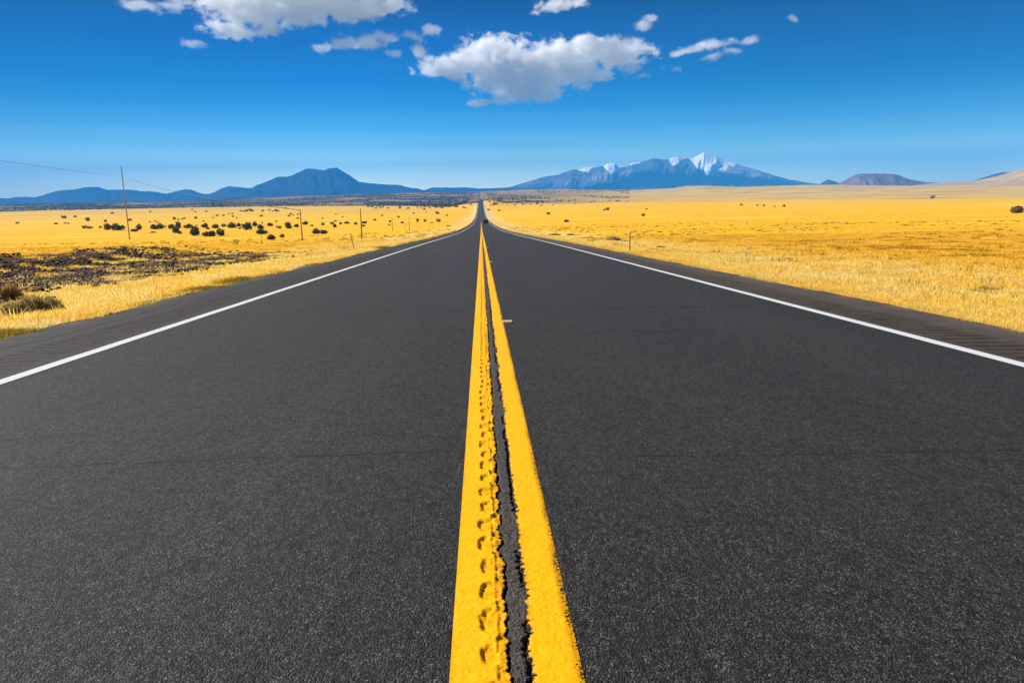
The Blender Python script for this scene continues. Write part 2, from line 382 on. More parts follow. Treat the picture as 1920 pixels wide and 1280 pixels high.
def edge_warp(V, side):
    """frayed pavement edge"""
    E = EDGE_L if side < 0 else EDGE_R
    m = np.abs(V[:, 0] - E) < 1e-4
    V[m, 0] += (fbm(V[m, 1] * .9, V[m, 1] * 0 + side, 5, 81, .6) - .5) * .30
    return V
parts = []
mid_l = np.array([XL0, -2.6, -1.7, -.9, -.30]); mid_r = -np.array([-XR0, -2.6, -1.7, -.9, -.30])[::-1]
parts.append(grid(XS_STRIP, YS_NEAR, strip_z))
near = YS_FAR[(YS_FAR >= .6) & (YS_FAR <= 30)]
parts.append(grid(mid_l, near, rz)); parts.append(grid(mid_r, near, rz))
Vr, Fr = grid(np.linspace(EDGE_L, XL0, 24), YS_RUM, rumble(-1)); parts.append((edge_warp(Vr, -1), Fr))
Vr, Fr = grid(np.linspace(XR0, EDGE_R, 22), YS_RUM, rumble(1)); parts.append((edge_warp(Vr, 1), Fr))
full = np.concatenate([[EDGE_L], mid_l, [-.1, 0, .1], mid_r, [EDGE_R]])
for ys in (YS_FAR[YS_FAR <= .6], YS_FAR[YS_FAR >= 30]):
    Vr, Fr = grid(full, ys, rz); parts.append((edge_warp(edge_warp(Vr, -1), 1), Fr))
V, Fc = merge(parts)
# side skirts so the slab has thickness
for E, s in ((EDGE_L, -1), (EDGE_R, 1)):
    ys = np.unique(np.concatenate([YS_FAR, YS_RUM]))
    xx = E + (fbm(ys * .9, ys * 0 + s, 5, 81, .6) - .5) * .30
    top = np.stack([xx, ys, rz(np.full_like(ys, E), ys) + .001], -1); bot = top + np.array([s * .10, 0, -.30])
    n = len(ys); i = np.arange(n - 1); Fs = np.stack([i, i + 1, i + 1 + n, i + n], -1)
    V, Fc = merge([(V, Fc), (np.concatenate([top, bot]), Fs)])
xx, yy = V[:, 0], V[:, 1]; cl_, cr_2 = crackL(yy), crackR(yy)
seam = sstep(cl_ - .004, cl_ + .004, xx) * (1 - sstep(cr_2 - .004, cr_2 + .006, xx)) * (yy > .5) * (yy < 30)
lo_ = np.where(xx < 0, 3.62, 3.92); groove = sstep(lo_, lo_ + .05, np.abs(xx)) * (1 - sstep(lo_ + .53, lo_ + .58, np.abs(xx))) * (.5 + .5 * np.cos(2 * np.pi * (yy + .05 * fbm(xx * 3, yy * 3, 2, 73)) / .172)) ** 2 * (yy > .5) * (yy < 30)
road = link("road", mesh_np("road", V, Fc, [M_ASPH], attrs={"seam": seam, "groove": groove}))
tag(road, kind="structure")

# ------------------------------------------------------------------ painted lines
def paint(name, base, chipped, dirt):
    t = NT(name); P = t.pos(); wear = t.attr("wear")
    f1 = t.noise(P, 190.0, 3, .7); f2 = t.noise(P, 30.0, 5, .65); f3 = t.voro(P, 165.0, "Distance")
    thr = t.math('ADD', t.math('MULTIPLY', f1, .55), t.math('ADD', t.math('MULTIPLY', f2, .35), t.math('MULTIPLY', f3, .25)))
    a = t.mr(t.math('SUBTRACT', thr, wear), -.02, .03)
    c = t.mix(t.mr(f2, .3, .75), base, dirt)
    c = t.mix(t.mr(t.noise(P, 95.0, 3, .7), .60, .72, 0, .65), c, chipped)
    c = t.mix(t.mr(wear, .33, .56, 0, .62), c, tuple(q * .42 for q in dirt))
    n = t.bump(t.math('ADD', t.math('MULTIPLY', f3, -.8), t.math('MULTIPLY', f1, .4)), .16, .0015)
    sh = t.bsdf(c, .7, n, .15)
    tr = t.n("ShaderNodeBsdfTransparent"); mx = t.n("ShaderNodeMixShader"); t.l(a, mx.inputs[0]); t.l(tr.outputs[0], mx.inputs[1]); t.l(sh, mx.inputs[2])
    return t.done(mx.outputs[0])
M_YEL = paint("yellow_paint", (.86, .42, .0), (.70, .28, .0), (.80, .36, .0))
M_WHT = paint("white_paint", (.62, .61, .61), (.42, .41, .40), (.52, .515, .51))
def yellow(side):
    lo, hi = (-.146, .03) if side < 0 else (.0, .146)
    xs = XS_STRIP[(XS_STRIP > lo - .001) & (XS_STRIP < hi + .001)]
    V, Fc = grid(xs, YS_NEAR, lambda x, y: strip_z(x, y) + .0022)
    x, y = V[:, 0], V[:, 1]; cl, cr = crackL(y), crackR(y)
    if side < 0:
        outer = sstep(.020, .0, x + .146); inner = 1 - sstep(.0, .006, (cl - .001) - x)
        k = np.round((y - PIT_Y0) / PIT); dy = np.abs(y - PIT_Y0 - k * PIT)
        pit = np.exp(-((x + .056) / .024) ** 2 - (dy / .026) ** 2)
        slab = sstep(-.042, -.034, x) * .22
        wear = .24 + .18 * (1 - sstep(0, .016, x + .146)) + pit * .17 + slab + .50 * inner
    else:
        d = x - (cr + .006)
        wear = .245 + (.50 - .0) * (1 - sstep(-.003, .004, d)) + .20 * (1 - sstep(.0, .024, d)) + .30 * (1 - sstep(0, .04, .146 - x))
    wear = wear + (fbm(x * 14, y * 5, 4, 91) - .5) * .22
    ys = YS_FAR[YS_FAR >= 30]; ys = ys[ys < 1800]
    xs2 = np.array([-.146, -.022]) if side < 0 else np.array([.028, .146])
    V2, F2 = grid(xs2, ys, lambda x, y: rz(x, y) + .004 + .00002 * y)
    V, Fc = merge([(V, Fc), (V2, F2)]); wear = np.concatenate([wear, lerp(.12, .62, sstep(180, 420, V2[:, 1]))])
    return V, Fc, wear
V, Fc, wr_ = yellow(-1); o = link("yellow_line", mesh_np("yellow_line", V, Fc, [M_YEL], attrs={"wear": wr_}))
tag(o, "left solid yellow centre line pocked by a row of rumble pits", "road marking", "double yellow centre line", "structure")
V, Fc, wr_ = yellow(1); o = link("yellow_line", mesh_np("yellow_line", V, Fc, [M_YEL], attrs={"wear": wr_}))
tag(o, "right solid yellow centre line with a chipped inner edge", "road marking", "double yellow centre line", "structure")
for xc, lab in ((-3.447, "thin white edge line beside the left shoulder"), (3.741, "thin white edge line beside the right shoulder")):
    ys = YS_FAR[YS_FAR < 1800]; ys = np.unique(np.concatenate([ys, np.arange(2, 30, .1)])); ys = ys[ys > -25]
    off = np.array([-.062, -.05, .05, .062])
    V, Fc = grid(xc + off, ys, lambda x, y: np.interp(y, YS_FAR, road_z(YS_FAR)) + crown(x) + .004 + .00002 * np.maximum(y, 0))
    V[:, 0] += (fbm(V[:, 1] * 2, V[:, 0] * 0, 3, 95) - .5) * .012
    e = np.tile(np.array([.5, .16, .16, .5]), len(ys)) + (fbm(V[:, 0] * 6, V[:, 1] * .6, 4, 97) - .5) * .25
    o = link("white_line", mesh_np("white_line", V, Fc, [M_WHT], attrs={"wear": e}))
    tag(o, lab, "road marking", "white edge lines", "structure")

# ------------------------------------------------------------------ ground
def cinder_mask(x, y):
    """dark volcanic gravel left of the road"""
    ax = EDGE_L - x
    inner = 5.6 + (fbm(x * .25, y * .25, 3, 101) - .5) * 4
    outer = 14.2 + (fbm(x * .2, y * .2, 3, 103) - .5) * 2
    m = sstep(inner - 1.5, inner + 1.5, ax) * (1 - sstep(outer - 2, outer + 1, ax)) * (1 - sstep(28, 42, y + (fbm(x * .3, y * .3, 3, 107) - .5) * 12)) * (x < 0)
    return m
def build_ground():
    az = np.concatenate([np.arange(-2.5, 2.5, .06), np.arange(-50, -2.5, .22), np.arange(2.5, 50, .22), np.arange(50, 310, 5.0)])
    az = np.radians(np.unique(np.round((az + 360) % 360, 4))); na = len(az)
    rr = np.concatenate([[0.3], np.geomspace(.8, 12400, 620)])
    A, R_ = np.meshgrid(az, rr); X = R_ * np.sin(A); Y = R_ * np.cos(A); Z = ground(X, Y)
    V = np.stack([X, Y, Z], -1).reshape(-1, 3)
    i = np.arange(na); j = (i + 1) % na
    b = (np.arange(len(rr) - 1) * na)[:, None]
    Fc = np.stack([b + i, b + i + na, b + j + na, b + j], -1).reshape(-1, 4)
    x, y = V[:, 0], V[:, 1]; r = np.hypot(x, y)
    ax = np.where(x < 0, EDGE_L - x, x - EDGE_R)
    cx = 960 + F_PX * np.tan(np.clip(np.arctan2(x, np.maximum(y, 1e-3)) - YAW, -1.2, 1.2))
    n = fbm(x / 260, y / 260, 4, 111) - .5
    # where the golden plain gives way to juniper country (left) and tan hills (right)
    b_l = np.interp(cx, [0, 480, 700, 850, 895], [2050, 2000, 1750, 1350, 1250])
    forest = sstep(-40, 90, r + n * 260 - b_l) * (cx < 930)
    forest = np.where(x > 0, sstep(1500, 1650, r + n * 500) * (1 - sstep(.0, 1.0, (cx - 960) / 280)) * .75, forest)
    tan = np.where(x > 0, sstep(1350, 1900, r + n * 500), sstep(700, 1700, r) * .55)
    verge = (1 - sstep(5, 13, ax + 5 * n))
    return mesh_np("ground", V, Fc, [M_GROUND], smooth=True, attrs={"forest": forest, "tan": tan, "verge": verge, "cinder": cinder_mask(x, y)})
def mat_ground():
    t = NT("dry_grassland"); P = t.pos()
    f, ta, ve, ci = (t.attr(k) for k in ("forest", "tan", "verge", "cinder"))
    n1 = t.noise(P, .9, 7, .68); n2 = t.noise(t.scale(P, (.25, 1, 1)), .045, 7, .62); n3 = t.noise(P, .004, 7, .65); n4 = t.noise(P, 12.0, 5, .7)
    g = t.ramp(n1, [(.22, (.50, .255, .015)), (.40, (.71, .385, .014)), (.60, (.80, .455, .016)), (.8, (.84, .54, .05))])
    g = t.mix(t.mr(n2, .46, .66, 0, .32), g, (.66, .35, .015))
    g = t.mix(t.mr(n2, .46, .30, 0, .75), g, (.92, .66, .11))
    g = t.mix(t.mr(n3, .45, .7, 0, .30), g, (.66, .40, .05))
    g = t.mix(t.mr(n4, .58, .75, 0, .45), g, (.34, .17, .03))
    sx = t.n("ShaderNodeSeparateXYZ"); t.l(P, sx.inputs[0])
    g = t.mix(t.math('MULTIPLY', t.mr(t.noise(t.scale(P, (.6, 1, 1)), .55, 5, .75), .60, .70, 0, .8), t.mr(n2, .35, .6)), g, (.22, .11, .03))
    v = t.ramp(n4, [(.3, (.50, .33, .10)), (.55, (.74, .55, .20)), (.75, (.82, .66, .30))])
    g = t.mix(t.math('MULTIPLY', ve, t.mr(n1, .25, .6, .5, 1.0)), g, v)
    tn = t.ramp(t.noise(t.scale(P, (.35, 1, 1)), .010, 8, .7), [(.32, (.22, .13, .05)), (.43, (.48, .30, .09)), (.54, (.66, .42, .09)), (.75, (.68, .42, .06))])
    g = t.mix(t.math('MULTIPLY', ta, t.mr(n3, .25, .5, .55, 1.0)), g, tn)
    fr = t.ramp(t.noise(t.scale(P, (.4, 1, 1)), .006, 8, .7), [(.36, (.020, .030, .018)), (.48, (.07, .065, .03)), (.56, (.34, .21, .09)), (.7, (.52, .33, .13))])
    g = t.mix(f, g, fr)
    cn = t.ramp(t.voro(P, 9.0, "Color"), [(.2, (.035, .018, .011)), (.7, (.12, .065, .038)), (1, (.28, .17, .09))])
    cm = t.mr(t.math('ADD', ci, t.math('MULTIPLY', t.math('SUBTRACT', t.noise(P, .8, 5, .7), .5), 1.8)), .45, .65)
    cm = t.math('MULTIPLY', cm, t.mr(ci, .02, .15))
    g = t.mix(cm, g, cn)
    h = t.math('ADD', t.math('MULTIPLY', n1, .8), t.math('MULTIPLY', n4, .35))
    nrm = t.bump(h, .7, .25)
    return t.done(t.bsdf(g, .95, nrm, .05))
M_GROUND = mat_ground()
tag(link("ground", build_ground()), kind="structure")

# ------------------------------------------------------------------ mountains
def mountain_mat(name, low, high, patch, snow=False, patch_amt=.5, pscale=.0012):
    t = NT(name); P = t.pos()
    n = t.noise(P, pscale, 8, .65); n2 = t.noise(P, pscale * 6, 6, .65)
    c = t.mix(t.mr(n2, .35, .7), low, high)
    c = t.mix(t.mr(n, .50, .62, 0, patch_amt), c, patch)
    if snow: 
        s = t.attr("snow"); c = t.mix(t.mr(t.math('ADD', s, t.math('MULTIPLY', t.math('SUBTRACT', n2, .5), .35)), .38, .5), c, (.92, .93, .94))
    return t.done(t.bsdf(c, .95, None, .05))
def px_dir_h(px, py, D):
    """azimuth and height of a photo point standing D metres away"""
    d = ray(px, py); hz = math.hypot(d[0], d[1]); return math.atan2(d[0], d[1]), EYE[2] + D * d[2] / hz
def mountain(name, label, sil, D, depth, mat, seed, gully=.35, nf=26, snow=None, cat="mountain", base=-60, rough=1.0, step_px=1.0, asym=1.0, group=None):
    px = np.arange(sil[0][0], sil[-1][0] + .1, step_px); py = np.interp(px, [s[0] for s in sil], [s[1] for s in sil])
    k = max(1, int(2.2 / step_px)); ker = np.ones(2 * k + 1) / (2 * k + 1)
    py = np.convolve(np.pad(py, k, mode='edge'), ker, 'valid') if rough < .5 else py
    py = py + (fbm(px * .25, px * 0, 3, seed + 5) - .5) * 1.2 * rough
    az = np.zeros(len(px)); H = np.zeros(len(px))
    for i, (a, b) in enumerate(zip(px, py)): az[i], H[i] = px_dir_h(a, b, D)
    H = np.maximum(H, base + 5)
    nv = 90; v = np.linspace(-1, 1, nv)
    U, W_ = np.meshgrid(np.arange(len(px)), v)
    Hc = H[None] - base; Hm = Hc.max()
    a = np.abs(W_)
    us = px * D / F_PX                                            # metres along the range
    UX = np.repeat(us[None], nv, 0); DV = W_ * depth
    warp = (fbm(UX / 900, DV / 900, 3, seed + 1) - .5) * 700
    rid = 1 - np.abs(2 * fbm((UX + warp) / (D / nf), DV / (D / nf) * .32, 4, seed + 2) - 1)      # spurs that run down the slope
    rid2 = 1 - np.abs(2 * fbm((UX + warp) / (D / nf / 3), DV / (D / nf / 3) * .5, 3, seed + 3) - 1)
    prof = (1 - a) ** 1.15 * (1 - .15 * a) 
    hh = Hc * prof
    hh = hh * (1 - gully * (1 - rid) * sstep(0, .3, a) * 2.0) - Hm * .05 * (1 - rid2) * sstep(0, .15, a) * (1 - a)
    # the crest line wanders in depth
    crest = (fbm(us / 1500, us * 0, 3, seed + 7) - .5) * depth * .5
    Rr = D + DV + crest[None] * (1 - a)
    scale = Rr / D
    X = Rr * np.sin(az)[None] + EYE[0]; Y = Rr * np.cos(az)[None]
    Z = base + hh + np.where(a < .02, 0, 0)
    Z = np.where(a < .45, base + (Z - base) * lerp(scale, 1, sstep(0, .45, a)), Z)
    V = np.stack([X, Y, Z], -1).reshape(-1, 3); nx = len(px)
    i = np.arange(nx - 1)[None] + (np.arange(nv - 1) * nx)[:, None]
    Fc = np.stack([i, i + 1, i + 1 + nx, i + nx], -1).reshape(-1, 4)
    attrs = {}
    if snow is not None:
        sd_ = np.interp(px, [s[0] for s in snow], [s[1] for s in snow])[None] / 1333 * D
        below = H[None] - (Z / np.maximum(scale, .5))
        attrs["snow"] = (np.clip(.5 + (sd_ * (1.40 + .7 * (rid2 * .6 + rid * .4 - .35)) - below) / (D * .0016), 0, 1) * (sd_ > D * .0004)).reshape(-1)
    o = link(name, mesh_np(name, V, Fc, [mat], smooth=True, attrs=attrs))
    return tag(o, label, cat, group, "structure")
M_PINE = mountain_mat("pine_slopes", (.010, .022, .022), (.028, .042, .034), (.075, .065, .055), patch_amt=.5)
M_PEAK = mountain_mat("peak_slopes", (.075, .085, .10), (.16, .155, .17), (.52, .37, .36), snow=True, patch_amt=.6, pscale=.0009)
M_CONE = mountain_mat("cinder_slopes", (.13, .082, .080), (.19, .12, .11), (.34, .22, .15), patch_amt=.5, pscale=.003)
M_TAN = mountain_mat("tan_slopes", (.38, .24, .08), (.56, .37, .12), (.60, .43, .16), patch_amt=.6, pscale=.004)
M_DARKCONE = mountain_mat("dark_cone_slopes", (.05, .045, .055), (.08, .065, .07), (.14, .10, .09), patch_amt=.4)
mountain("mountain_range", "long low blue mountain range behind the utility pole at far left",
         [(-260, 372), (-150, 374), (0, 371), (12, 372), (33, 369), (50, 369), (66, 370), (80, 366), (110, 356.5), (137, 355), (160, 350.5), (175, 350), (185, 350), (200, 355.5), (230, 355), (250, 355.5), (262, 358), (280, 358), (295, 360), (310, 363), (320, 361), (335, 357), (348, 354.5), (358, 355), (370, 360), (378, 363), (395, 364), (430, 372)], 11000, 1600, M_PINE, 201)
mountain("mountain", "small blue hump between the low range and the twin-topped mountain",
         [(370, 372), (390, 364), (400, 361), (415, 353), (430, 348.5), (445, 350), (465, 352), (485, 352), (520, 366)], 10600, 1000, M_PINE, 211)
mountain("mountain", "big blue twin-topped mountain left of the road",
         [(425, 372), (450, 362), (472, 352), (480, 347), (500, 340), (520, 331), (540, 330.5), (552, 326), (565, 320), (575, 315), (590, 316), (608, 318.5), (612, 317), (618, 314.5), (632, 313.5), (640, 319), (655, 328), (672, 340), (690, 342.5), (715, 345), (745, 346), (760, 349), (770, 352), (785, 353), (793, 357), (805, 364)], 9500, 1600, M_PINE, 221)
mountain("mountain_range", "low flat blue ridge behind the far end of the road",
         [(765, 366), (780, 359), (795, 356), (812, 351), (850, 351.5), (870, 351), (900, 353), (930, 352.5), (945, 351.5), (1000, 352), (1060, 356)], 12000, 1000, M_PINE, 231)
mountain("snowy_mountain", "broad blue mountain massif with snow on its peaks",
         [(915, 360), (930, 354), (945, 352.5), (960, 349.5), (980, 343), (1000, 337), (1020, 331), (1047, 327), (1060, 322), (1073, 317), (1090, 316.5), (1097, 312), (1112, 312.5), (1120, 312), (1132, 310), (1140, 305), (1152, 305), (1160, 312), (1175, 312), (1185, 304), (1198, 303), (1215, 299), (1222, 297), (1232, 296), (1245, 299), (1255, 297), (1262, 293.5), (1272, 292.5), (1280, 296), (1298, 296), (1310, 290), (1320, 284), (1330, 288), (1343, 292), (1358, 299), (1375, 304), (1395, 311), (1420, 318), (1450, 328), (1480, 336), (1520, 343), (1540, 346), (1570, 352)],
         13000, 2400, M_PEAK, 241, gully=.26, nf=46, step_px=.6, rough=.55,
         snow=[(1080, 0), (1095, 5), (1102, 6), (1110, 1), (1130, 0), (1138, 7), (1146, 12), (1156, 7), (1162, 1), (1178, 0), (1185, 3), (1198, 2), (1204, 0), (1254, 0), (1259, 9), (1270, 9), (1279, 2), (1290, 0), (1298, 4), (1310, 15), (1322, 22), (1335, 24), (1348, 22), (1358, 12), (1368, 5), (1376, 4), (1382, 0)])
mountain("mountain", "tiny lavender peak left of the flat-topped cinder cone",
         [(1525, 354), (1545, 339.5), (1553, 336), (1560, 338), (1572, 342), (1590, 352)], 9800, 450, M_DARKCONE, 251, step_px=.5)
mountain("cinder_cone", "flat-topped brownish cinder cone right of the snowy mountain",
         [(1535, 360), (1552, 352), (1580, 340), (1600, 329), (1612, 325.5), (1640, 324.5), (1660, 325), (1680, 326), (1695, 332), (1710, 337), (1735, 341), (1780, 343.5), (1810, 350), (1830, 360)], 6600, 700, M_CONE, 261, gully=.18, nf=34, rough=.4, step_px=.7)
mountain("mountain", "dark bluish hill peeking over the tan slope at the right edge",
         [(1770, 352), (1800, 344), (1830, 337), (1860, 327), (1878, 322.5), (1900, 322), (1920, 321), (1980, 328), (2060, 350)], 9000, 900, M_DARKCONE, 271, rough=.4)
mountain("hill", "smooth tan grassy slope rising at the right edge",
         [(1560, 358), (1640, 352), (1700, 349), (1740, 345), (1780, 341.5), (1830, 338.5), (1870, 330), (1900, 321), (1920, 316), (2000, 300), (2100, 296), (2250, 312), (2400, 340)], 5600, 1500, M_TAN, 281, gully=.12, nf=20, rough=.3, cat="hill", base=-20)
mountain("hill", "low pale hill on the skyline below the snowy peak",
         [(1225, 358), (1250, 356), (1270, 351), (1290, 348), (1320, 347.5), (1345, 350), (1355, 352), (1400, 358)], 4600, 250, M_TAN, 291, gully=.1, nf=20, rough=.3, cat="hill", base=10)
mountain("hill", "long low tan rise on the skyline right of the road",
         [(905, 368), (930, 361), (960, 357.5), (1000, 355.5), (1060, 355), (1120, 355.5), (1200, 356.5), (1260, 360)], 4200, 500, M_TAN, 295, gully=.1, nf=20, rough=.4, cat="hill", base=0)

# ------------------------------------------------------------------ vegetation
def leaf_mat(name, stops, rough=.8, trans=.25):
    t = NT(name); v = t.attr("tint"); ob = t.n("ShaderNodeObjectInfo").outputs["Random"]
    f = t.math('ADD', v, t.math('MULTIPLY', t.math('SUBTRACT', ob, .5), .25), clamp=True)
    c = t.ramp(f, stops); b = t.bsdf(c, rough, None, .15)
    tr = t.n("ShaderNodeBsdfTranslucent"); t.l(c, tr.inputs[0]); mx = t.n("ShaderNodeMixShader"); mx.inputs[0].default_value = trans
    t.l(b, mx.inputs[1]); t.l(tr.outputs[0], mx.inputs[2]); return t.done(mx.outputs[0])
M_JUN = leaf_mat("juniper_leaves", [(0, (.030, .032, .009)), (.5, (.10, .090, .022)), (1, (.30, .23, .055))])
M_SAGE = leaf_mat("sage_leaves", [(0, (.24, .19, .07)), (.5, (.52, .40, .15)), (1, (.80, .62, .26))])
M_BRN = leaf_mat("dry_shrub", [(0, (.14, .070, .028)), (.5, (.36, .20, .07)), (1, (.62, .40, .14))])
M_GRASS = leaf_mat("dry_grass", [(0, (.05, .085, .008)), (.16, (.30, .27, .02)), (.3, (.30, .15, .035)), (.4, (.55, .30, .02)), (.5, (.90, .53, .02)), (.75, (.92, .66, .13)), (1, (.92, .76, .32))], trans=.5)
M_BARK = plain("bark", (.10, .065, .045), .9, .1)
def rand_dirs(n):
    d = rng.normal(size=(n, 3)); return d / np.linalg.norm(d, axis=1)[:, None]
def leaf_cloud(n, lobes, size, upb=.0):
    """small leaf triangles in clumps spread through a crown made of several lobes (cx,cy,cz,rx,ry,rz)"""
    lobes = np.array(lobes, float); vol = lobes[:, 3] * lobes[:, 4] * lobes[:, 5]
    nc = max(8, n // 14); li = rng.choice(len(lobes), nc, p=vol / vol.sum())
    d = rand_dirs(nc) * (rng.uniform(.35, 1.0, nc) ** .5)[:, None] * rng.uniform(.85, 1.12, nc)[:, None]
    cc = lobes[li, :3] + d * lobes[li, 3:]
    tc = rng.uniform(0, 1, nc)
    ci = rng.integers(0, nc, n)
    sp = lobes[:, 3:].mean() * .17
    c = cc[ci] + rng.normal(size=(n, 3)) * sp
    a = rand_dirs(n) * size; b = rand_dirs(n) * size
    a[:, 2] += upb * size; s = rng.uniform(.6, 1.4, n)[:, None]
    V = np.stack([c - a * s * .5, c + a * s * .5, c + b * s], 1).reshape(-1, 3)
    V[:, 2] = np.maximum(V[:, 2], .02)
    Fc = np.arange(3 * n).reshape(-1, 3); tint = np.repeat(np.clip(tc[ci] * .7 + rng.uniform(0, .3, n), 0, 1), 3)
    return V, Fc, tint
def stem_mesh(name, h, n, spread, r0, mat):
    mb = MB()
    for k in range(n):
        a = random.uniform(0, 6.28); s = spread * random.uniform(.4, 1)
        p = [(0.02 * math.cos(a), .02 * math.sin(a), -.1), (s * .35 * math.cos(a), s * .35 * math.sin(a), h * .4), (s * math.cos(a + .3), s * math.sin(a + .3), h * random.uniform(.8, 1))]
        mb.tube(p, [r0, r0 * .7, r0 * .25], 6)
    bmesh.ops.recalc_face_normals(mb.bm, faces=mb.bm.faces); me = bpy.data.meshes.new(name); mb.bm.to_mesh(me); mb.bm.free(); me.materials.append(mat); return me
# juniper: unit = 1 m wide, 0.75 m tall, five kinds
JUN = []
for k, lobes in enumerate([
        [(0, 0, .38, .42, .42, .36), (.22, .1, .3, .26, .26, .26), (-.2, -.1, .3, .28, .28, .26)],
        [(0, 0, .32, .5, .4, .30), (-.12, 0, .5, .25, .25, .22)],
        [(-.2, 0, .30, .30, .34, .28), (.2, .05, .36, .3, .34, .34)],
        [(0, 0, .42, .36, .36, .42), (.15, 0, .22, .34, .3, .22)],
        [(0, 0, .26, .5, .36, .24), (.24, 0, .34, .22, .22, .24), (-.3, .1, .2, .2, .2, .2)]]):
    Vv, Fv, tt = leaf_cloud(1500, lobes, .085)
    JUN.append((mesh_np("foliage", Vv, Fv, [M_JUN], attrs={"tint": tt}), stem_mesh("trunk", .45, 4, .22, .03, M_BARK)))
JUN_SMALL = []
for k in range(4):
    lb = [[(0, 0, .34, .44, .44, .34)], [(0, 0, .28, .5, .4, .27)], [(-.15, 0, .3, .34, .34, .3), (.2, 0, .24, .28, .28, .24)], [(0, 0, .42, .36, .36, .42)]][k]
    Vv, Fv, tt = leaf_cloud(320, lb, .16); JUN_SMALL.append(mesh_np("juniper_bush", Vv, Fv, [M_JUN], attrs={"tint": tt}))
G_JUN = "dark juniper bushes scattered over the golden plain"
def juniper(px, py, wpx, kind=None, label=None, aspect=1.0, big=None, group=G_JUN):
    x, y, z, t = at(px, py); wd = wpx / F_PX * t * .98
    k = random.randrange(5) if kind is None else kind
    rzv = random.uniform(0, 6.28)
    if big if big is not None else wpx >= 9:
        r = empty("juniper_bush", (x, y, z - .03 * wd), rzv); r.scale = (wd, wd, wd * aspect)
        f = link("foliage", JUN[k][0], r); s = link("trunk", JUN[k][1], r)
    else:
        r = link("juniper_bush", JUN_SMALL[k % 4]); r.location = (x, y, z - .03 * wd); r.rotation_euler = (0, 0, rzv); r.scale = (wd, wd, wd * aspect * 1.1)
    tag(r, label, "bush", group); return r
BIG = [  # px, py(base), width px, aspect, label
    (203, 431, 14, 1.0, "dark juniper just left of the tall utility pole, first of the long row"),
    (222, 432, 20, .8, "wide low juniper touching the left side of the tall utility pole"),
    (252, 434, 14, .6, "low flat juniper right beside the foot of the tall utility pole"),
    (261, 431, 10, 1.3, "upright juniper just right of the tall utility pole"),
    (291, 430, 13, .9, "left one of a joined juniper pair midway between pole and big cluster"),
    (301, 429, 12, 1.0, "right one of a joined juniper pair midway between pole and big cluster"),
    (321, 429, 10, 1.0, "small juniper at the upper left tip of the X-shaped juniper cluster"),
    (334, 428, 13, 1.1, "tall juniper at the upper right of the X-shaped juniper cluster"),
    (330, 437, 16, .9, "leaning juniper at the bottom of the X-shaped juniper cluster"),
    (352, 428, 13, .8, "juniper behind and left of the biggest dark round bush"),
    (366, 442, 22, .95, "biggest dark round juniper, with olive left side, of the plain"),
    (393, 443, 22, .8, "large wedge-shaped juniper sloping down to the left"),
    (414.5, 442, 16, 1.05, "single round juniper at the right end of the big front bushes"),
    (384, 427, 11, 1.0, "small juniper above the gap between the two biggest bushes"),
    (404, 428, 13, .8, "flat juniper above the wedge-shaped bush"),
    (434, 427.5, 18, .7, "long flat juniper in the middle of the far row"),
    (448, 425, 10, .8, "little juniper left of the tall far-row bush"),
    (463, 431, 18, 1.0, "tall juniper with a dark foot hanging below the far row"),
    (478, 424.5, 12, .9, "round juniper closing the far row above the stacked pair"),
    (489, 430, 12, 1.0, "upper bush of a stacked juniper pair"),
    (491, 439, 21, .6, "lower wide flat bush of a stacked juniper pair"),
    (508, 450, 18, .7, "dark low juniper nearest to the road of all the plain's bushes"),
    (507, 424, 11, .8, "small pointed juniper right of the stacked pair"),
    (540, 424, 13, .8, "upper bush in the group left of the thin second pole"),
    (542, 428.5, 11, .8, "lower dark bush in the group left of the thin second pole"),
    (556, 426, 9.5, 1.1, "narrow juniper immediately left of the thin second pole"),
    (572, 421.5, 10, .9, "round juniper immediately right of the thin second pole"),
    (594, 438.5, 17, .75, "left flat half of the long dark bush between the two middle poles"),
    (607, 438.5, 13, 1.05, "right taller half of the long dark bush between the two middle poles"),
    (650, 419.5, 12, .5, "thin flat juniper left of the orange-brown pole"),
    (683, 419, 11, .7, "dark juniper peeking out right of the orange-brown pole"),
    (1906, 399.5, 18, .8, "lone dark bush at the right edge of the plain"),
    (1062, 416.5, 9.5, .95, "round olive bush alone in the right field beyond the car"),
    (628, 426.5, 9, .95, "square dark juniper midway between long dark bush and orange-brown pole"),
    (324, 427, 9, .9, "juniper at the centre knot of the X-shaped cluster"),
]
for (a, b, c, asp, lab) in BIG: juniper(a, b, c, None, lab, asp, True)
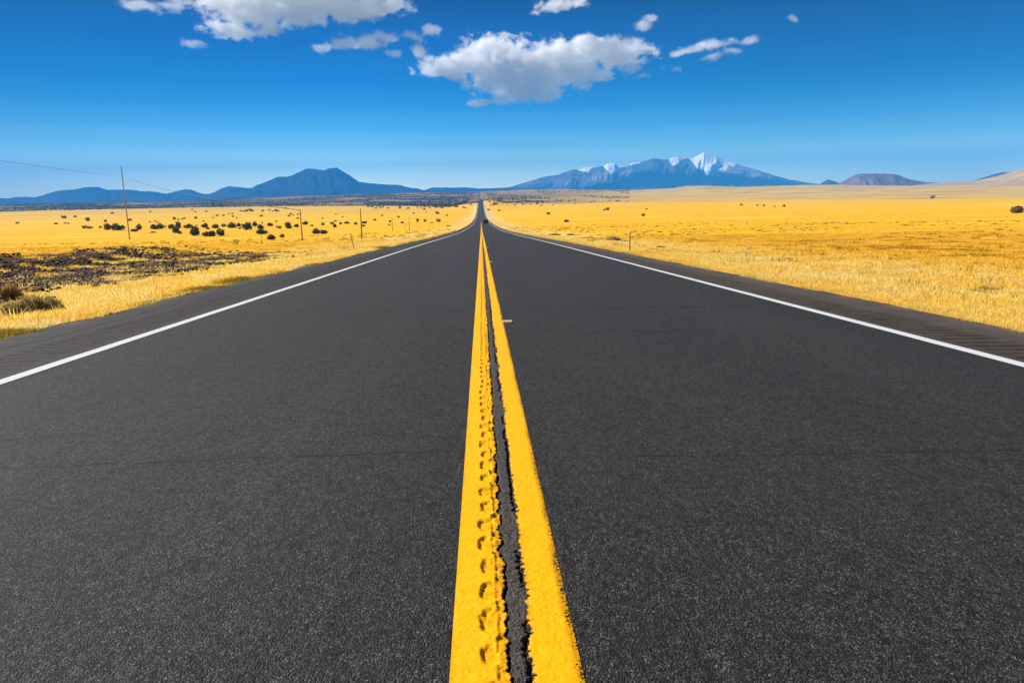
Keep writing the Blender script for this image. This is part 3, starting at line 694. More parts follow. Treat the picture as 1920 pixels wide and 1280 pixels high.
MID = [(33, 419, 5), (120, 409, 7), (141, 407, 5), (106, 420, 5), (122, 419, 4), (127.5, 419, 4), (165, 414, 8), (198, 416, 5), (211, 400.5, 5), (245, 413.5, 7),
       (159, 428, 7), (166, 428.5, 6), (172, 427.5, 4), (188, 427, 5), (309, 425.5, 5), (337, 438, 8), (359, 426, 7), (390, 429.5, 6), (420, 425, 8), (450, 429, 5),
       (282, 398, 3.5), (361, 393, 3.5), (366, 397.5, 3.5), (387, 397, 4), (407, 404.5, 5), (419, 404.5, 4), (429, 401, 4), (436, 401, 4), (437, 406.5, 4), (399, 408, 3), (444, 409.5, 3), (367, 409.5, 5), (382, 415, 4),
       (327, 411.5, 6), (334, 412, 4), (341, 411, 4), (346, 410, 4), (281, 416.5, 3), (291, 415.5, 3), (296, 417.5, 4), (369, 422.5, 3),
       (452, 396, 4), (458, 397, 4), (463, 396.5, 6), (469, 395.5, 6), (474, 396, 4), (493, 396, 5), (505, 394.5, 4), (511, 396.5, 3), (517, 396, 6), (522, 396, 4), (490, 406, 5), (530, 390.5, 3), (536, 391, 4),
       (523, 428, 9), (529, 445, 9), (586, 423.5, 6), (605.5, 422, 7), (623, 420, 7), (638, 420, 6), (667, 420.5, 6.5), (680.5, 424.5, 7),
       (703, 413.5, 6), (731, 416, 7), (730, 422, 4), (754, 418, 6), (783, 415.5, 7), (797, 415.5, 6), (810, 418, 4), (822, 415.5, 8.5), (776, 400.5, 5), (820, 401, 7), (747, 407.5, 5), (717, 404.5, 4),
       (642, 407.5, 4), (630, 401.5, 4), (629, 415, 4), (605, 410, 4), (559, 402.5, 4.5), (545.5, 402, 4.5), (542, 405.5, 4.5), (550, 404, 3), (558, 410, 5), (518, 416, 4), (455, 423, 7), (491, 418, 4),
       (691, 387.5, 5), (698, 388, 5), (707, 387, 4), (713, 388, 4), (718, 388.5, 4), (750, 389.5, 5), (772, 385.5, 4), (764, 391, 4), (796, 388, 6), (803, 387, 6), (796, 393, 4), (799, 398, 3), (818, 389, 6), (828, 389.5, 4), (843, 388, 6), (856, 388.5, 7), (870, 389.5, 5), (838, 404.5, 4), (812, 386, 4),
       (1027, 401, 7), (1133, 394.5, 5), (1139, 393.5, 7), (1206, 405, 8), (1212, 392, 4), (916, 394, 4.5), (936, 395.5, 5), (910, 387.5, 3), (926, 384.5, 6), (1029, 402, 4), (1007, 383, 3), (1420, 385.5, 4), (1390, 385, 5), (1432, 386, 4), (1470, 387, 5), (1452, 387.5, 3), (1749, 371.5, 6)]
for (a, b, c) in MID:
    juniper(a, b + .6, c * 1.05, None, ("mid-sized dark juniper dot on the left part of the golden plain" if c >= 5 else "small dark juniper speck on the left part of the golden plain") if a < 890 else "small dark bush speck on the golden field right of the road",
            random.uniform(.75, 1.05), False, G_JUN if a < 890 else "dark bushes scattered right of the road")
for k in range(120):
    if k < 50:
        a = random.uniform(690, 888); b = random.uniform(380.5, 392); lab = "tiny far juniper speck left of where the road vanishes"; g = "tiny far bushes left of the vanishing road"
    else:
        a = 905 + abs(random.gauss(0, 95)); b = random.uniform(374, 386.5) if a < 1040 else random.uniform(376, 384); lab = "tiny far juniper speck right of where the road vanishes"; g = "tiny far bushes right of the vanishing road"
        if a > 1150: a = random.uniform(920, 1090)
    juniper(a, b, random.uniform(2.4, 4.6), None, lab, random.uniform(.6, .9), False, g)

# far woodland that reads as one mass
def woodland():
    n = 26000; Vs, Fs, T = [], [], []
    cxp = np.where(rng.uniform(size=n) < .82, rng.uniform(-40, 900, n), rng.uniform(900, 1180, n))
    r = np.where(cxp < 900, rng.uniform(1300, 5200, n), rng.uniform(1700, 4200, n))
    az = np.arctan((cxp - 960) / F_PX) + YAW
    x, y = r * np.sin(az), r * np.cos(az)
    nn = fbm(x / 260, y / 260, 4, 111) - .5
    b_l = np.interp(cxp, [0, 480, 700, 850, 895], [2050, 2000, 1750, 1350, 1250])
    clump = fbm(x / 120, y / 420, 4, 311)
    keep = np.where(cxp < 895, (r + nn * 260 > b_l + 20) & (clump > .46), clump > .53) & (np.abs(x) > 30)
    x, y, r = x[keep], y[keep], r[keep]; n = len(x)
    z = ground(x, y); s = rng.uniform(2.2, 4.6, n)
    base = []
    for i in range(5): base.append((.5 * math.cos(i * 1.257), .5 * math.sin(i * 1.257), .25))
    base = np.array(base + [(0, 0, .85), (0, 0, 0)]); f = [(i, (i + 1) % 5, 5) for i in range(5)] + [((i + 1) % 5, i, 6) for i in range(5)]
    J = rng.uniform(.7, 1.3, (n, 7, 3)); V = base[None] * J * s[:, None, None] + np.stack([x, y, z - .1], -1)[:, None]
    Fc = (np.array(f)[None] + (np.arange(n) * 7)[:, None, None]).reshape(-1, 3)
    return mesh_np("juniper_woodland", V.reshape(-1, 3), Fc, [M_JUN], attrs={"tint": np.repeat(rng.uniform(0, .6, n), 7)})
tag(link("juniper_woodland", woodland()), "dark green juniper woodland banding the far side of the plain", "woodland", kind="stuff")

# shrubs of the verges: dry, twiggy
def shrub_mesh(n, mat, lobes, blade=.5):
    """bundles of fine twigs fanning up from the root"""
    lobes = np.array(lobes); i = rng.integers(0, len(lobes), n)
    d = rand_dirs(n); d[:, 2] = np.abs(d[:, 2]) * .9 + .15
    tip = lobes[i, :3] + d * lobes[i, 3:] * rng.uniform(.6, 1.05, n)[:, None]
    root = lobes[i, :3] * np.array([.8, .8, 0]) + d * lobes[i, 3:] * .25 * np.array([1, 1, .2])
    mid = lerp(root, tip, rng.uniform(.35, .6, n)[:, None]) 
    side = rand_dirs(n) * .018
    V = np.stack([mid - side, mid + side, tip + rng.normal(size=(n, 3)) * .02], 1)
    leaf = rng.uniform(size=n) < blade
    c = V.mean(1) + rng.normal(size=(n, 3)) * .03; V[leaf] = c[leaf][:, None] + rng.normal(size=(leaf.sum(), 3, 3)) * .03
    V = V.reshape(-1, 3); V[:, 2] = np.maximum(V[:, 2], 0)
    tint = np.repeat(np.clip(.25 + .5 * (tip[:, 2] / tip[:, 2].max()) + rng.uniform(-.25, .35, n), 0, 1), 3)
    return mesh_np("foliage", V, np.arange(3 * n).reshape(-1, 3), [mat], attrs={"tint": tint})
SH = {}
for nm, mat in (("sage", M_SAGE), ("brown", M_BRN)):
    SH[nm] = [shrub_mesh(3200, mat, lb) for lb in ([(0, 0, 0, .5, .42, .55)], [(-.22, 0, 0, .32, .32, .42), (.22, .05, 0, .34, .32, .5)], [(-.3, 0, 0, .24, .26, .3), (0, .05, 0, .3, .3, .42), (.3, 0, 0, .24, .25, .32)])]
SHSTEM = stem_mesh("stem", .4, 7, .3, .012, M_BARK)
def shrub(px, py, wpx, kind, label, aspect=1.0, parts=True, group="dry shrubs along the road verges", k=None):
    x, y, z, t = at(px, py); wd = wpx / F_PX * t
    r = empty("dry_shrub", (x, y, z - .02), random.uniform(0, 6.28)); r.scale = (wd, wd, wd * aspect)
    link("foliage", SH[kind][random.randrange(3) if k is None else k], r); link("stem", SHSTEM, r)
    tag(r, label, "shrub", group)
for a in [(62, 585, 82, "sage", "grey-green sage bush at the left verge, nearest to the pavement", .95),
          (8, 566, 60, "brown", "dark brown shrub cut by the left edge of the photo", 1.1),
          (152, 488, 22, "brown", "dark brown shrub standing on the crest of the cinder bank", .9),
          (125, 520, 28, "sage", "yellowish bush in the middle of the black cinders", .7),
          (272, 513, 30, "brown", "dark low shrub at the lower right of the cinder patch", .5),
          (250, 522, 20, "brown", "small brown tuft just below the dark low cinder shrub", .5),
          (484, 484, 44, "brown", "wide grey-brown brush heap below the wedge-shaped juniper side", .42),
          (516, 482, 30, "brown", "brown brush heap ending the left verge scrub", .42),
          (455, 488, 26, "sage", "pale scrub left of the wide grey-brown brush heap", .4),
          (630, 460, 20, "sage", "faint low scrub left of the leaning roadside post", .25),
          (723, 443, 10, "brown", "reddish tuft left of the wooden gate posts", .45),
          (767, 437.5, 16, "brown", "reddish flat scrub under the wooden gate posts", .25),
          (788, 439, 8, "brown", "small reddish scrub right of the gate-post scrub", .3),
          (841, 424.5, 12, "brown", "brown scrub close to the left pavement edge far ahead", .35),
          (287, 436.5, 12, "brown", "rusty brown shrub below the joined juniper pair", .4),
          (1040, 441, 24, "brown", "brown tussock, first of the row along the right shoulder", .4),
          (1070, 441, 18, "brown", "pale brown tussock, second of the row along the right shoulder", .5),
          (1105, 447, 28, "brown", "long flat brown tussock in the row along the right shoulder", .25),
          (1150, 451, 34, "sage", "large blond bush left of the white-topped roadside post", .5),
          (1172, 453, 22, "brown", "brown bush touching the white-topped roadside post", .4),
          (1192, 457.5, 14, "brown", "small brown tussock right of the white-topped roadside post", .45),
          (1240, 464, 18, "brown", "thin brown scrub between white-topped post and small white marker", .45),
          (1292, 455, 16, "sage", "faint blond scrub out in the right field", .35),
          (1312, 477, 10, "brown", "tiny brown tuft left of the small white marker", .5),
          (1624, 520, 26, "brown", "thin brown scrub on the pale right verge", .45),
          (1824, 549, 40, "brown", "dark brown tumbled bush on the right verge, largest there", .5),
          (1852, 545, 30, "sage", "blond dome bush leaning on the dark brown tumbled bush", .75),
          (1872, 550, 16, "brown", "small dark clump right of the blond dome bush", .45),
          (1763, 539, 18, "brown", "small brown clump left of the dark brown tumbled bush", .45),
          (1862, 497, 14, "brown", "small brown arching tussock above the verge at right", .5),
          (1908, 492, 14, "brown", "brown tussock near the right edge of the photo", .4),
          (1790, 493, 14, "brown", "brown tussock in the golden field upper right", .4),
          (1762, 501, 18, "brown", "flat brown tussock left of the upper right one", .3),
          (1636, 501, 26, "brown", "long flat brown scrub in the right golden field", .25),
          (1765, 512, 12, "brown", "small dark tussock below the flat one", .35),
          (1705, 487, 8, "brown", "tiny brown tussock alone mid right field", .45),
          (1518, 484, 10, "brown", "tiny brown tussock near the field middle", .45)]:
    shrub(*a)

# ------------------------------------------------------------------ grass
def blades(x, y, z, h, w_, nb, lean, tint, spread):
    """tufts of nb blades at each point"""
    n = len(x); N = n * nb; i = np.repeat(np.arange(n), nb)
    a = rng.uniform(0, 2 * np.pi, N); rad = rng.uniform(0, 1, N) ** .6 * spread[i]
    bx = x[i] + rad * np.cos(a); by = y[i] + rad * np.sin(a); hh = h[i] * rng.uniform(.55, 1.15, N)
    ln = lean * hh * rng.uniform(.2, 1.0, N); a2 = a + rng.normal(0, .7, N)
    tx = bx + ln * np.cos(a2); ty = by + ln * np.sin(a2)
    wa = rng.uniform(0, np.pi, N); ww = w_[i] * rng.uniform(.7, 1.3, N)
    zz = z[i]
    V = np.stack([np.stack([bx - ww * np.cos(wa), by - ww * np.sin(wa), zz - .03], -1), np.stack([bx + ww * np.cos(wa), by + ww * np.sin(wa), zz - .03], -1), np.stack([tx, ty, zz + hh], -1)], 1).reshape(-1, 3)
    t = np.clip(tint[i] + rng.normal(0, .09, N), 0, 1)
    return V, np.arange(3 * N).reshape(-1, 3), np.repeat(t, 3)
def scatter(n, amin, amax, rmin, rmax, pw):
    u = rng.uniform(0, 1, n); r = (rmin ** pw + u * (rmax ** pw - rmin ** pw)) ** (1 / pw)
    a = np.radians(rng.uniform(amin, amax, n)); x = r * np.sin(a); y = r * np.cos(a)
    ax = np.where(x < 0, EDGE_L - x, x - EDGE_R); k = ax > .12
    return x[k], y[k], ax[k], r[k]
def grass():
    P = []
    # near and middle tufts
    x, y, ax, r = scatter(130000, -46, 44, 5.5, 75, .35)
    ci = cinder_mask(x, y); cl = fbm(x * .8, y * .8, 4, 321)
    k = (rng.uniform(size=len(x)) > ci * (1 - .98 * sstep(.48, .60, cl)) * 1.08) & ((cl > .36) | (ax < 1.5))
    x, y, ax, r, ci, cl = (q[k] for q in (x, y, ax, r, ci, cl))
    n = len(x); z = ground(x, y)
    h = rng.uniform(.018, .05, n) * (1 + 1.6 * sstep(.55, .78, cl)) * (1 - .35 * sstep(6, 25, ax)) + .0004 * r
    pale = 1 - sstep(3, 12, ax + 6 * (fbm(x * .1, y * .1, 3, 325) - .5))
    tint = lerp(.52, .78, pale) + (cl - .5) * .5 - .20 * sstep(.58, .66, fbm(x * .5, y * .5, 4, 327))
    P.append(blades(x, y, z, h, .003 + .0006 * r, 13, 1.1, tint, .07 + .003 * r + .05 * cl))
    # dense fringe along the pavement, green in places on the left
    for s in (-1, 1):
        n = 15000; yy = 3 + (np.geomspace(1, 18, n) - 1) / 17 * 150; yy = yy + rng.normal(0, .2, n); ax = np.abs(rng.normal(0, .32, n)) + .03
        E = EDGE_L if s < 0 else EDGE_R
        xx = E + (fbm(yy * .9, yy * 0 + s, 5, 81, .6) - .5) * .30 + s * (ax - .05)
        zz = ground(xx, yy); zz = np.maximum(zz, rz(xx, yy) - .09)
        gr = sstep(.46, .62, fbm(yy * .55, yy * 0 + 3 * s, 4, 331)) * (1 - sstep(.25, .8, ax)) * (.8 if s < 0 else .15)
        clm = fbm(xx * 1.3, yy * 1.1, 3, 335)
        h = (.025 + .08 * sstep(.4, .7, clm)) * rng.uniform(.6, 1.2, n)
        tint = lerp(.66 if s < 0 else .72, .0, gr) + (clm - .5) * .3
        P.append(blades(xx, yy, zz, h, .004 + .0005 * yy, 12, .9, tint, .06 + .0015 * yy))
    # low clumps out on the plain
    x, y, ax, r = scatter(52000, -42, 40, 60, 520, .5)
    cl = fbm(x * .06, y * .06, 4, 341); k = cl > .42; x, y, ax, r, cl = (q[k] for q in (x, y, ax, r, cl))
    P.append(blades(x, y, ground(x, y), rng.uniform(.05, .13, len(x)), .008 + .0004 * r, 6, .9, .56 + (cl - .5) * .3, .15 + .001 * r))
    # brown tussocks dotted through the fields
    x, y, ax, r = scatter(9000, -42, 42, 8, 220, .55)
    k = (fbm(x * .07, y * .07, 3, 345) > .47) & (ax > 1.8) & (rng.uniform(size=len(x)) < .34); x, y, ax, r = (q[k] for q in (x, y, ax, r))
    sz = rng.uniform(.6, 1.6, len(x)) ** 2
    P.append(blades(x, y, ground(x, y), .07 * sz + .0005 * r, .004 + .0004 * r, 26, .8, rng.uniform(.22, .36, len(x)), .12 * sz + .001 * r))
    x, y, ax, r = scatter(5000, -44, 42, 7, 60, .5); k = (ax > .8) & (ax < 9); x, y, ax, r = (q[k] for q in (x, y, ax, r))
    sz = rng.uniform(.6, 1.5, len(x)) ** 2
    P.append(blades(x, y, ground(x, y), .075 * sz, .004 + .0004 * r, 24, .9, rng.uniform(.55, .95, len(x)), .10 * sz))
    V, Fc = merge([(a, b) for a, b, c in P]); T = np.concatenate([c for a, b, c in P])
    return mesh_np("grass", V, Fc, [M_GRASS], attrs={"tint": T})
tag(link("grass", grass()), "dry golden grass covering the verges and fields", "grass", kind="stuff")

# ------------------------------------------------------------------ cinders
def cinders():
    x, y, ax, r = scatter(110000, -46, -8, 9, 60, .6)
    ci = cinder_mask(x, y); cl = fbm(x * .5, y * .5, 4, 351); k = (rng.uniform(size=len(x)) < ci) & (cl > .36) & (fbm(x * .8, y * .8, 4, 321) < .64)
    x, y, r = x[k], y[k], r[k]; n = len(x); z = ground(x, y)
    ico = bmesh.new(); bmesh.ops.create_icosphere(ico, subdivisions=1, radius=1); ico.verts.ensure_lookup_table()
    bv = np.array([v.co[:] for v in ico.verts]); bf = np.array([[v.index for v in f.verts] for f in ico.faces]); ico.free(); m = len(bv)
    s = rng.uniform(.015, .055, n) * rng.uniform(.6, 1.8, n) + .0006 * r
    sc = s[:, None, None] * rng.uniform(.6, 1.2, (n, 1, 3)) * np.array([1, 1, .75])
    V = bv[None] * sc * rng.uniform(.7, 1.25, (n, m, 1)) + np.stack([x, y, z + s * .2], -1)[:, None]
    Fc = (bf[None] + (np.arange(n) * m)[:, None, None]).reshape(-1, 3)
    t = NT("cinder_rock"); v = t.attr("tint"); c = t.ramp(v, [(0, (.010, .008, .008)), (.4, (.045, .022, .014)), (.8, (.15, .078, .045)), (1, (.36, .24, .15))])
    mt = t.done(t.bsdf(c, .9, None, .2))
    return mesh_np("cinder_gravel", V.reshape(-1, 3), Fc, [mt], attrs={"tint": np.repeat(rng.uniform(0, 1, n), m)})
tag(link("cinder_gravel", cinders()), "black volcanic cinder rubble on the bank left of the road", "gravel", kind="stuff")

# ------------------------------------------------------------------ poles, wire, posts
def wood_mat(name, c0, c1):
    t = NT(name); p = t.n("ShaderNodeTexCoord").outputs["Object"]; f = t.noise(t.scale(p, (14, 14, .6)), 3.0, 6, .7)
    return t.done(t.bsdf(t.ramp(f, [(.3, c0), (.7, c1)]), .85, t.bump(f, .5, .01), .2))
M_POLE = wood_mat("weathered_pole_wood", (.24, .14, .07), (.50, .32, .16))
M_POLE2 = wood_mat("orange_pole_wood", (.30, .12, .02), (.52, .24, .05))
M_GALV = plain("galvanised_steel", (.32, .32, .31), .45, .5, .7)
M_RUST = plain("rusty_steel", (.16, .09, .06), .8, .3, .2)
M_WIRE = plain("cable_sheath", (.03, .035, .04), .5, .4)
M_WHITE = plain("white_reflector", (.82, .80, .80), .4, .5)
M_CERAM = plain("insulator_ceramic", (.20, .13, .10), .3, .5)
def pole(pb, pt, width, label, mat, gear=True):
    x, y, z, t = at(*pb); dt = ray(*pt); db = math.hypot(x - EYE[0], y)
    H = EYE[2] + dt[2] / math.hypot(dt[0], dt[1]) * db - z
    az = math.atan2(dt[0], dt[1]); lean_x = (EYE[0] + math.sin(az) * db) - x; lean_y = math.cos(az) * db - y
    r = empty("utility_pole", (x, y, z))
    mb = MB(); k = 7
    mb.tube([(lean_x * i / k, lean_y * i / k, -.3 + (H + .3) * i / k) for i in range(k + 1)], [width * (1 - .32 * i / k) for i in range(k + 1)], 14)
    mb.build("shaft", mat, r, smooth=True)
    MB().tube([(lean_x, lean_y, H), (lean_x, lean_y, H + .04)], [width * .70, width * .60], 14).build("cap", M_GALV, r)
    if gear:
        f = .865; c = (lean_x * f, lean_y * f, H * f)
        MB().box((c[0], c[1], c[2]), (width * 1.9, width * 1.9, .06)).build("clamp", M_GALV, r, .005)
        MB().tube([(c[0] + width * .8, c[1], c[2]), (c[0] + width * 1.5, c[1], c[2])], [.035, .05], 10).build("insulator", M_CERAM, r)
    tag(r, label, "pole", "wooden utility poles on the left plain")
    return x + lean_x, y + lean_y, z, H
p1 = pole((243.3, 449), (227, 312), .21, "tall brown utility pole leaning slightly, nearest and largest of the poles", M_POLE)
p2 = pole((567, 451), (562.5, 393), .085, "thin brown utility pole where the cable comes down, right of the juniper row", M_POLE)
p3 = pole((678.5, 448), (675.8, 392), .09, "orange-brown pole, third from the left, beside dark junipers", M_POLE2, False)
p4 = pole((736, 433), (735, 409), .10, "short faint orange pole right of a single dark juniper", M_POLE2, False)
p5 = pole((759.5, 432), (759, 410), .06, "short faint pole, left one of the close pair far down the plain", M_POLE2, False)
p6 = pole((767.3, 432), (767, 408), .10, "short orange pole, right one of the close pair far down the plain", M_POLE2, False)
# pole standing outside the picture that carries the near end of the cable
dx, dy = p1[0] - p2[0], p1[1] - p2[1]
def pt_on(px, py, dist):
    d = ray(px, py); h = math.hypot(d[0], d[1]); return EYE + d / h * dist
w1 = pt_on(229.3, 330.5, math.hypot(p1[0] - EYE[0], p1[1])); w2 = pt_on(562.8, 394, math.hypot(p2[0] - EYE[0], p2[1]))
d0 = (w1 - w2); d0 = d0 / np.linalg.norm(d0[:2]); w0 = pt_on(-190, 274, 62.0)
SAG0 = .22
def wire_pts(a, b, sag, n=40):
    return [tuple(a + (b - a) * i / n - np.array([0, 0, sag * 4 * (i / n) * (1 - i / n)])) for i in range(n + 1)]
gx, gy = w0[0], w0[1]; gz = float(ground(gx, gy))
r = empty("utility_pole", (gx, gy, gz))
MB().tube([(0, 0, -.3), (0, 0, w0[2] - gz + .9)], [.14, .10], 14).build("shaft", M_POLE, r, smooth=True)
tag(r, "utility pole standing outside the left edge that carries the cable", "pole", "wooden utility poles on the left plain")
mb = MB(); mb.tube(wire_pts(w0, w1, SAG0), .020, 8); mb.tube(wire_pts(w1, w2, 1.2, 60), .04, 8)
tag(mb.build("cable", M_WIRE, None, smooth=True), "thin dark sagging cable running from the left edge past the tall pole", "cable")
p7x = at(443, 425)
# leaning roadside posts
def post(pb, pt, rad, label, mat, top=None, name="roadside_post", cat="post", group="slim posts along the verges"):
    x, y, z, t = at(*pb); dt = ray(*pt); db = math.hypot(x - EYE[0], y); H = EYE[2] + dt[2] / math.hypot(dt[0], dt[1]) * db - z
    az = math.atan2(dt[0], dt[1]); lx = (EYE[0] + math.sin(az) * db) - x; ly = math.cos(az) * db - y
    r = empty(name, (x, y, z))
    MB().tube([(-lx * .1, -ly * .1, -.15), (lx * .5, ly * .5, H * .5), (lx, ly, H)], rad, 8).build("shaft", mat, r, smooth=True)
    if top: MB().box((lx, ly - rad * 1.2, H - top[1] * .35), (top[0], .02, top[1])).build("reflector", M_WHITE, r, .006)
    tag(r, label, cat, group); return r
post((664.5, 468), (657, 437), .018, "slim grey post leaning left at the left pavement edge", M_RUST, None)
post((1181, 470.5), (1181, 437), .020, "slim upright roadside post with a small white reflector on top", M_RUST, (.09, .09))
post((1399, 484), (1399, 473), .018, "stubby marker with a white head in the right grass", M_RUST, (.08, .20))
post((491, 459), (490, 440), .02, "faint pale thin post below the stacked juniper pair", M_POLE2, None)
post((445.5, 459), (445, 455), .05, "stubby dark stake in the golden grass left of the pale thin post", M_RUST, None)
post((1119 + 625, 378.5), (1744, 370), .10, "faint distant upright post in the far right field", M_RUST, None)

# ------------------------------------------------------------------ raised pavement markers
M_MARK = plain("marker_body", (.55, .42, .22), .45, .5); M_LENS = plain("amber_lens", (.90, .42, .02), .2, .6)
def marker(px, py, label):
    p = at_road(px, py); r = empty("pavement_marker", (p[0], p[1], float(road_z(p[1]) + crown(np.array(p[0]))) + .001))
    mb = MB(); mb.prism([(-.05, 0), (.05, 0), (.025, .018), (-.025, .018)], -.05, .05); mb.build("housing", M_MARK, r, .002)
    MB().box((0, -.0395, .0105), (.084, .004, .014), rx=-.9).build("lens", M_LENS, r)
    MB().box((0, .0395, .0105), (.084, .004, .014), rx=.9).build("lens", M_LENS, r)
    tag(r, label, "road stud", "raised pavement markers beside the yellow line")
marker(951, 604.5, "amber raised marker right of the yellow line, nearest one")
marker(920, 491.5, "small amber raised marker right of the yellow line, farther one")
marker(914, 465.5, "farthest faint raised marker right of the yellow line")

# ------------------------------------------------------------------ car driving away
M_CAR = plain("black_car_paint", (.012, .013, .016), .25, .6, .3, .05); M_GLASS = plain("dark_glass", (.03, .035, .04), .08, .7, 0, .05)
M_TYRE = plain("tyre_rubber", (.02, .02, .02), .9, .2); M_RIM = plain("alloy", (.45, .45, .46), .3, .5, .9); M_TAIL = plain("red_tail_lamp", (.45, .02, .015), .25, .6)
M_PLATE = plain("number_plate", (.75, .75, .72), .5); M_TRIM = plain("black_trim", (.02, .02, .022), .7)
yc = 288.0; xc = 1.95; zc = float(road_z(yc)) - .02 * 1.95
car = empty("car", (xc, yc, zc)); car.rotation_euler = (math.atan((float(road_z(yc + 2)) - float(road_z(yc - 2))) / 4), 0, 0)
body = MB(); body.prism([(-2.35, .42), (-2.38, .95), (-2.25, 1.08), (1.0, 1.12), (2.15, .95), (2.35, .75), (2.35, .40), (1.95, .30), (-1.9, .30)], -.95, .95)
body.build("body", M_CAR, car, .06)
cabin = MB(); cabin.prism([(-2.22, 1.07), (-1.95, 1.66), (-1.6, 1.76), (.1, 1.76), (.95, 1.12)], -.78, .78); cabin.build("roof", M_CAR, car, .06)
MB().box((0, -2.10, 1.38), (1.32, .03, .42), rx=-.43).build("rear_window", M_GLASS, car, .01)
MB().box((0, .56, 1.44), (1.34, .03, .62), rx=.93).build("windscreen", M_GLASS, car, .01)
for s in (-1, 1):
    MB().prism([(-1.85, 1.16), (-1.68, 1.62), (.0, 1.62), (.62, 1.16)], s * .775, s * .792).build("side_window", M_GLASS, car)
    MB().box((s * .80, -2.36, .98), (.22, .08, .30)).build("tail_light", M_TAIL, car, .015)
    MB().box((s * .72, 2.33, .80), (.34, .06, .14)).build("headlight", M_WHITE, car, .01)
    MB().box((s * 1.03, .62, 1.18), (.18, .12, .15)).build("wing_mirror", M_CAR, car, .02)
    for yy in (-1.42, 1.42):
        wh = MB().tube([(s * .74, yy, .36), (s * .97, yy, .36)], [.36, .36], 24).build("wheel", M_TYRE, car, .02)
        MB().tube([(s * .965, yy, .36), (s * .985, yy, .36)], [.23, .20], 16).build("rim", M_RIM, wh)
MB().box((0, -2.40, .55), (1.84, .14, .24)).build("rear_bumper", M_TRIM, car, .03)
MB().box((0, -2.40, .90), (.34, .03, .12)).build("number_plate", M_PLATE, car)
tag(car, "black car driving away in the right lane far ahead", "car")

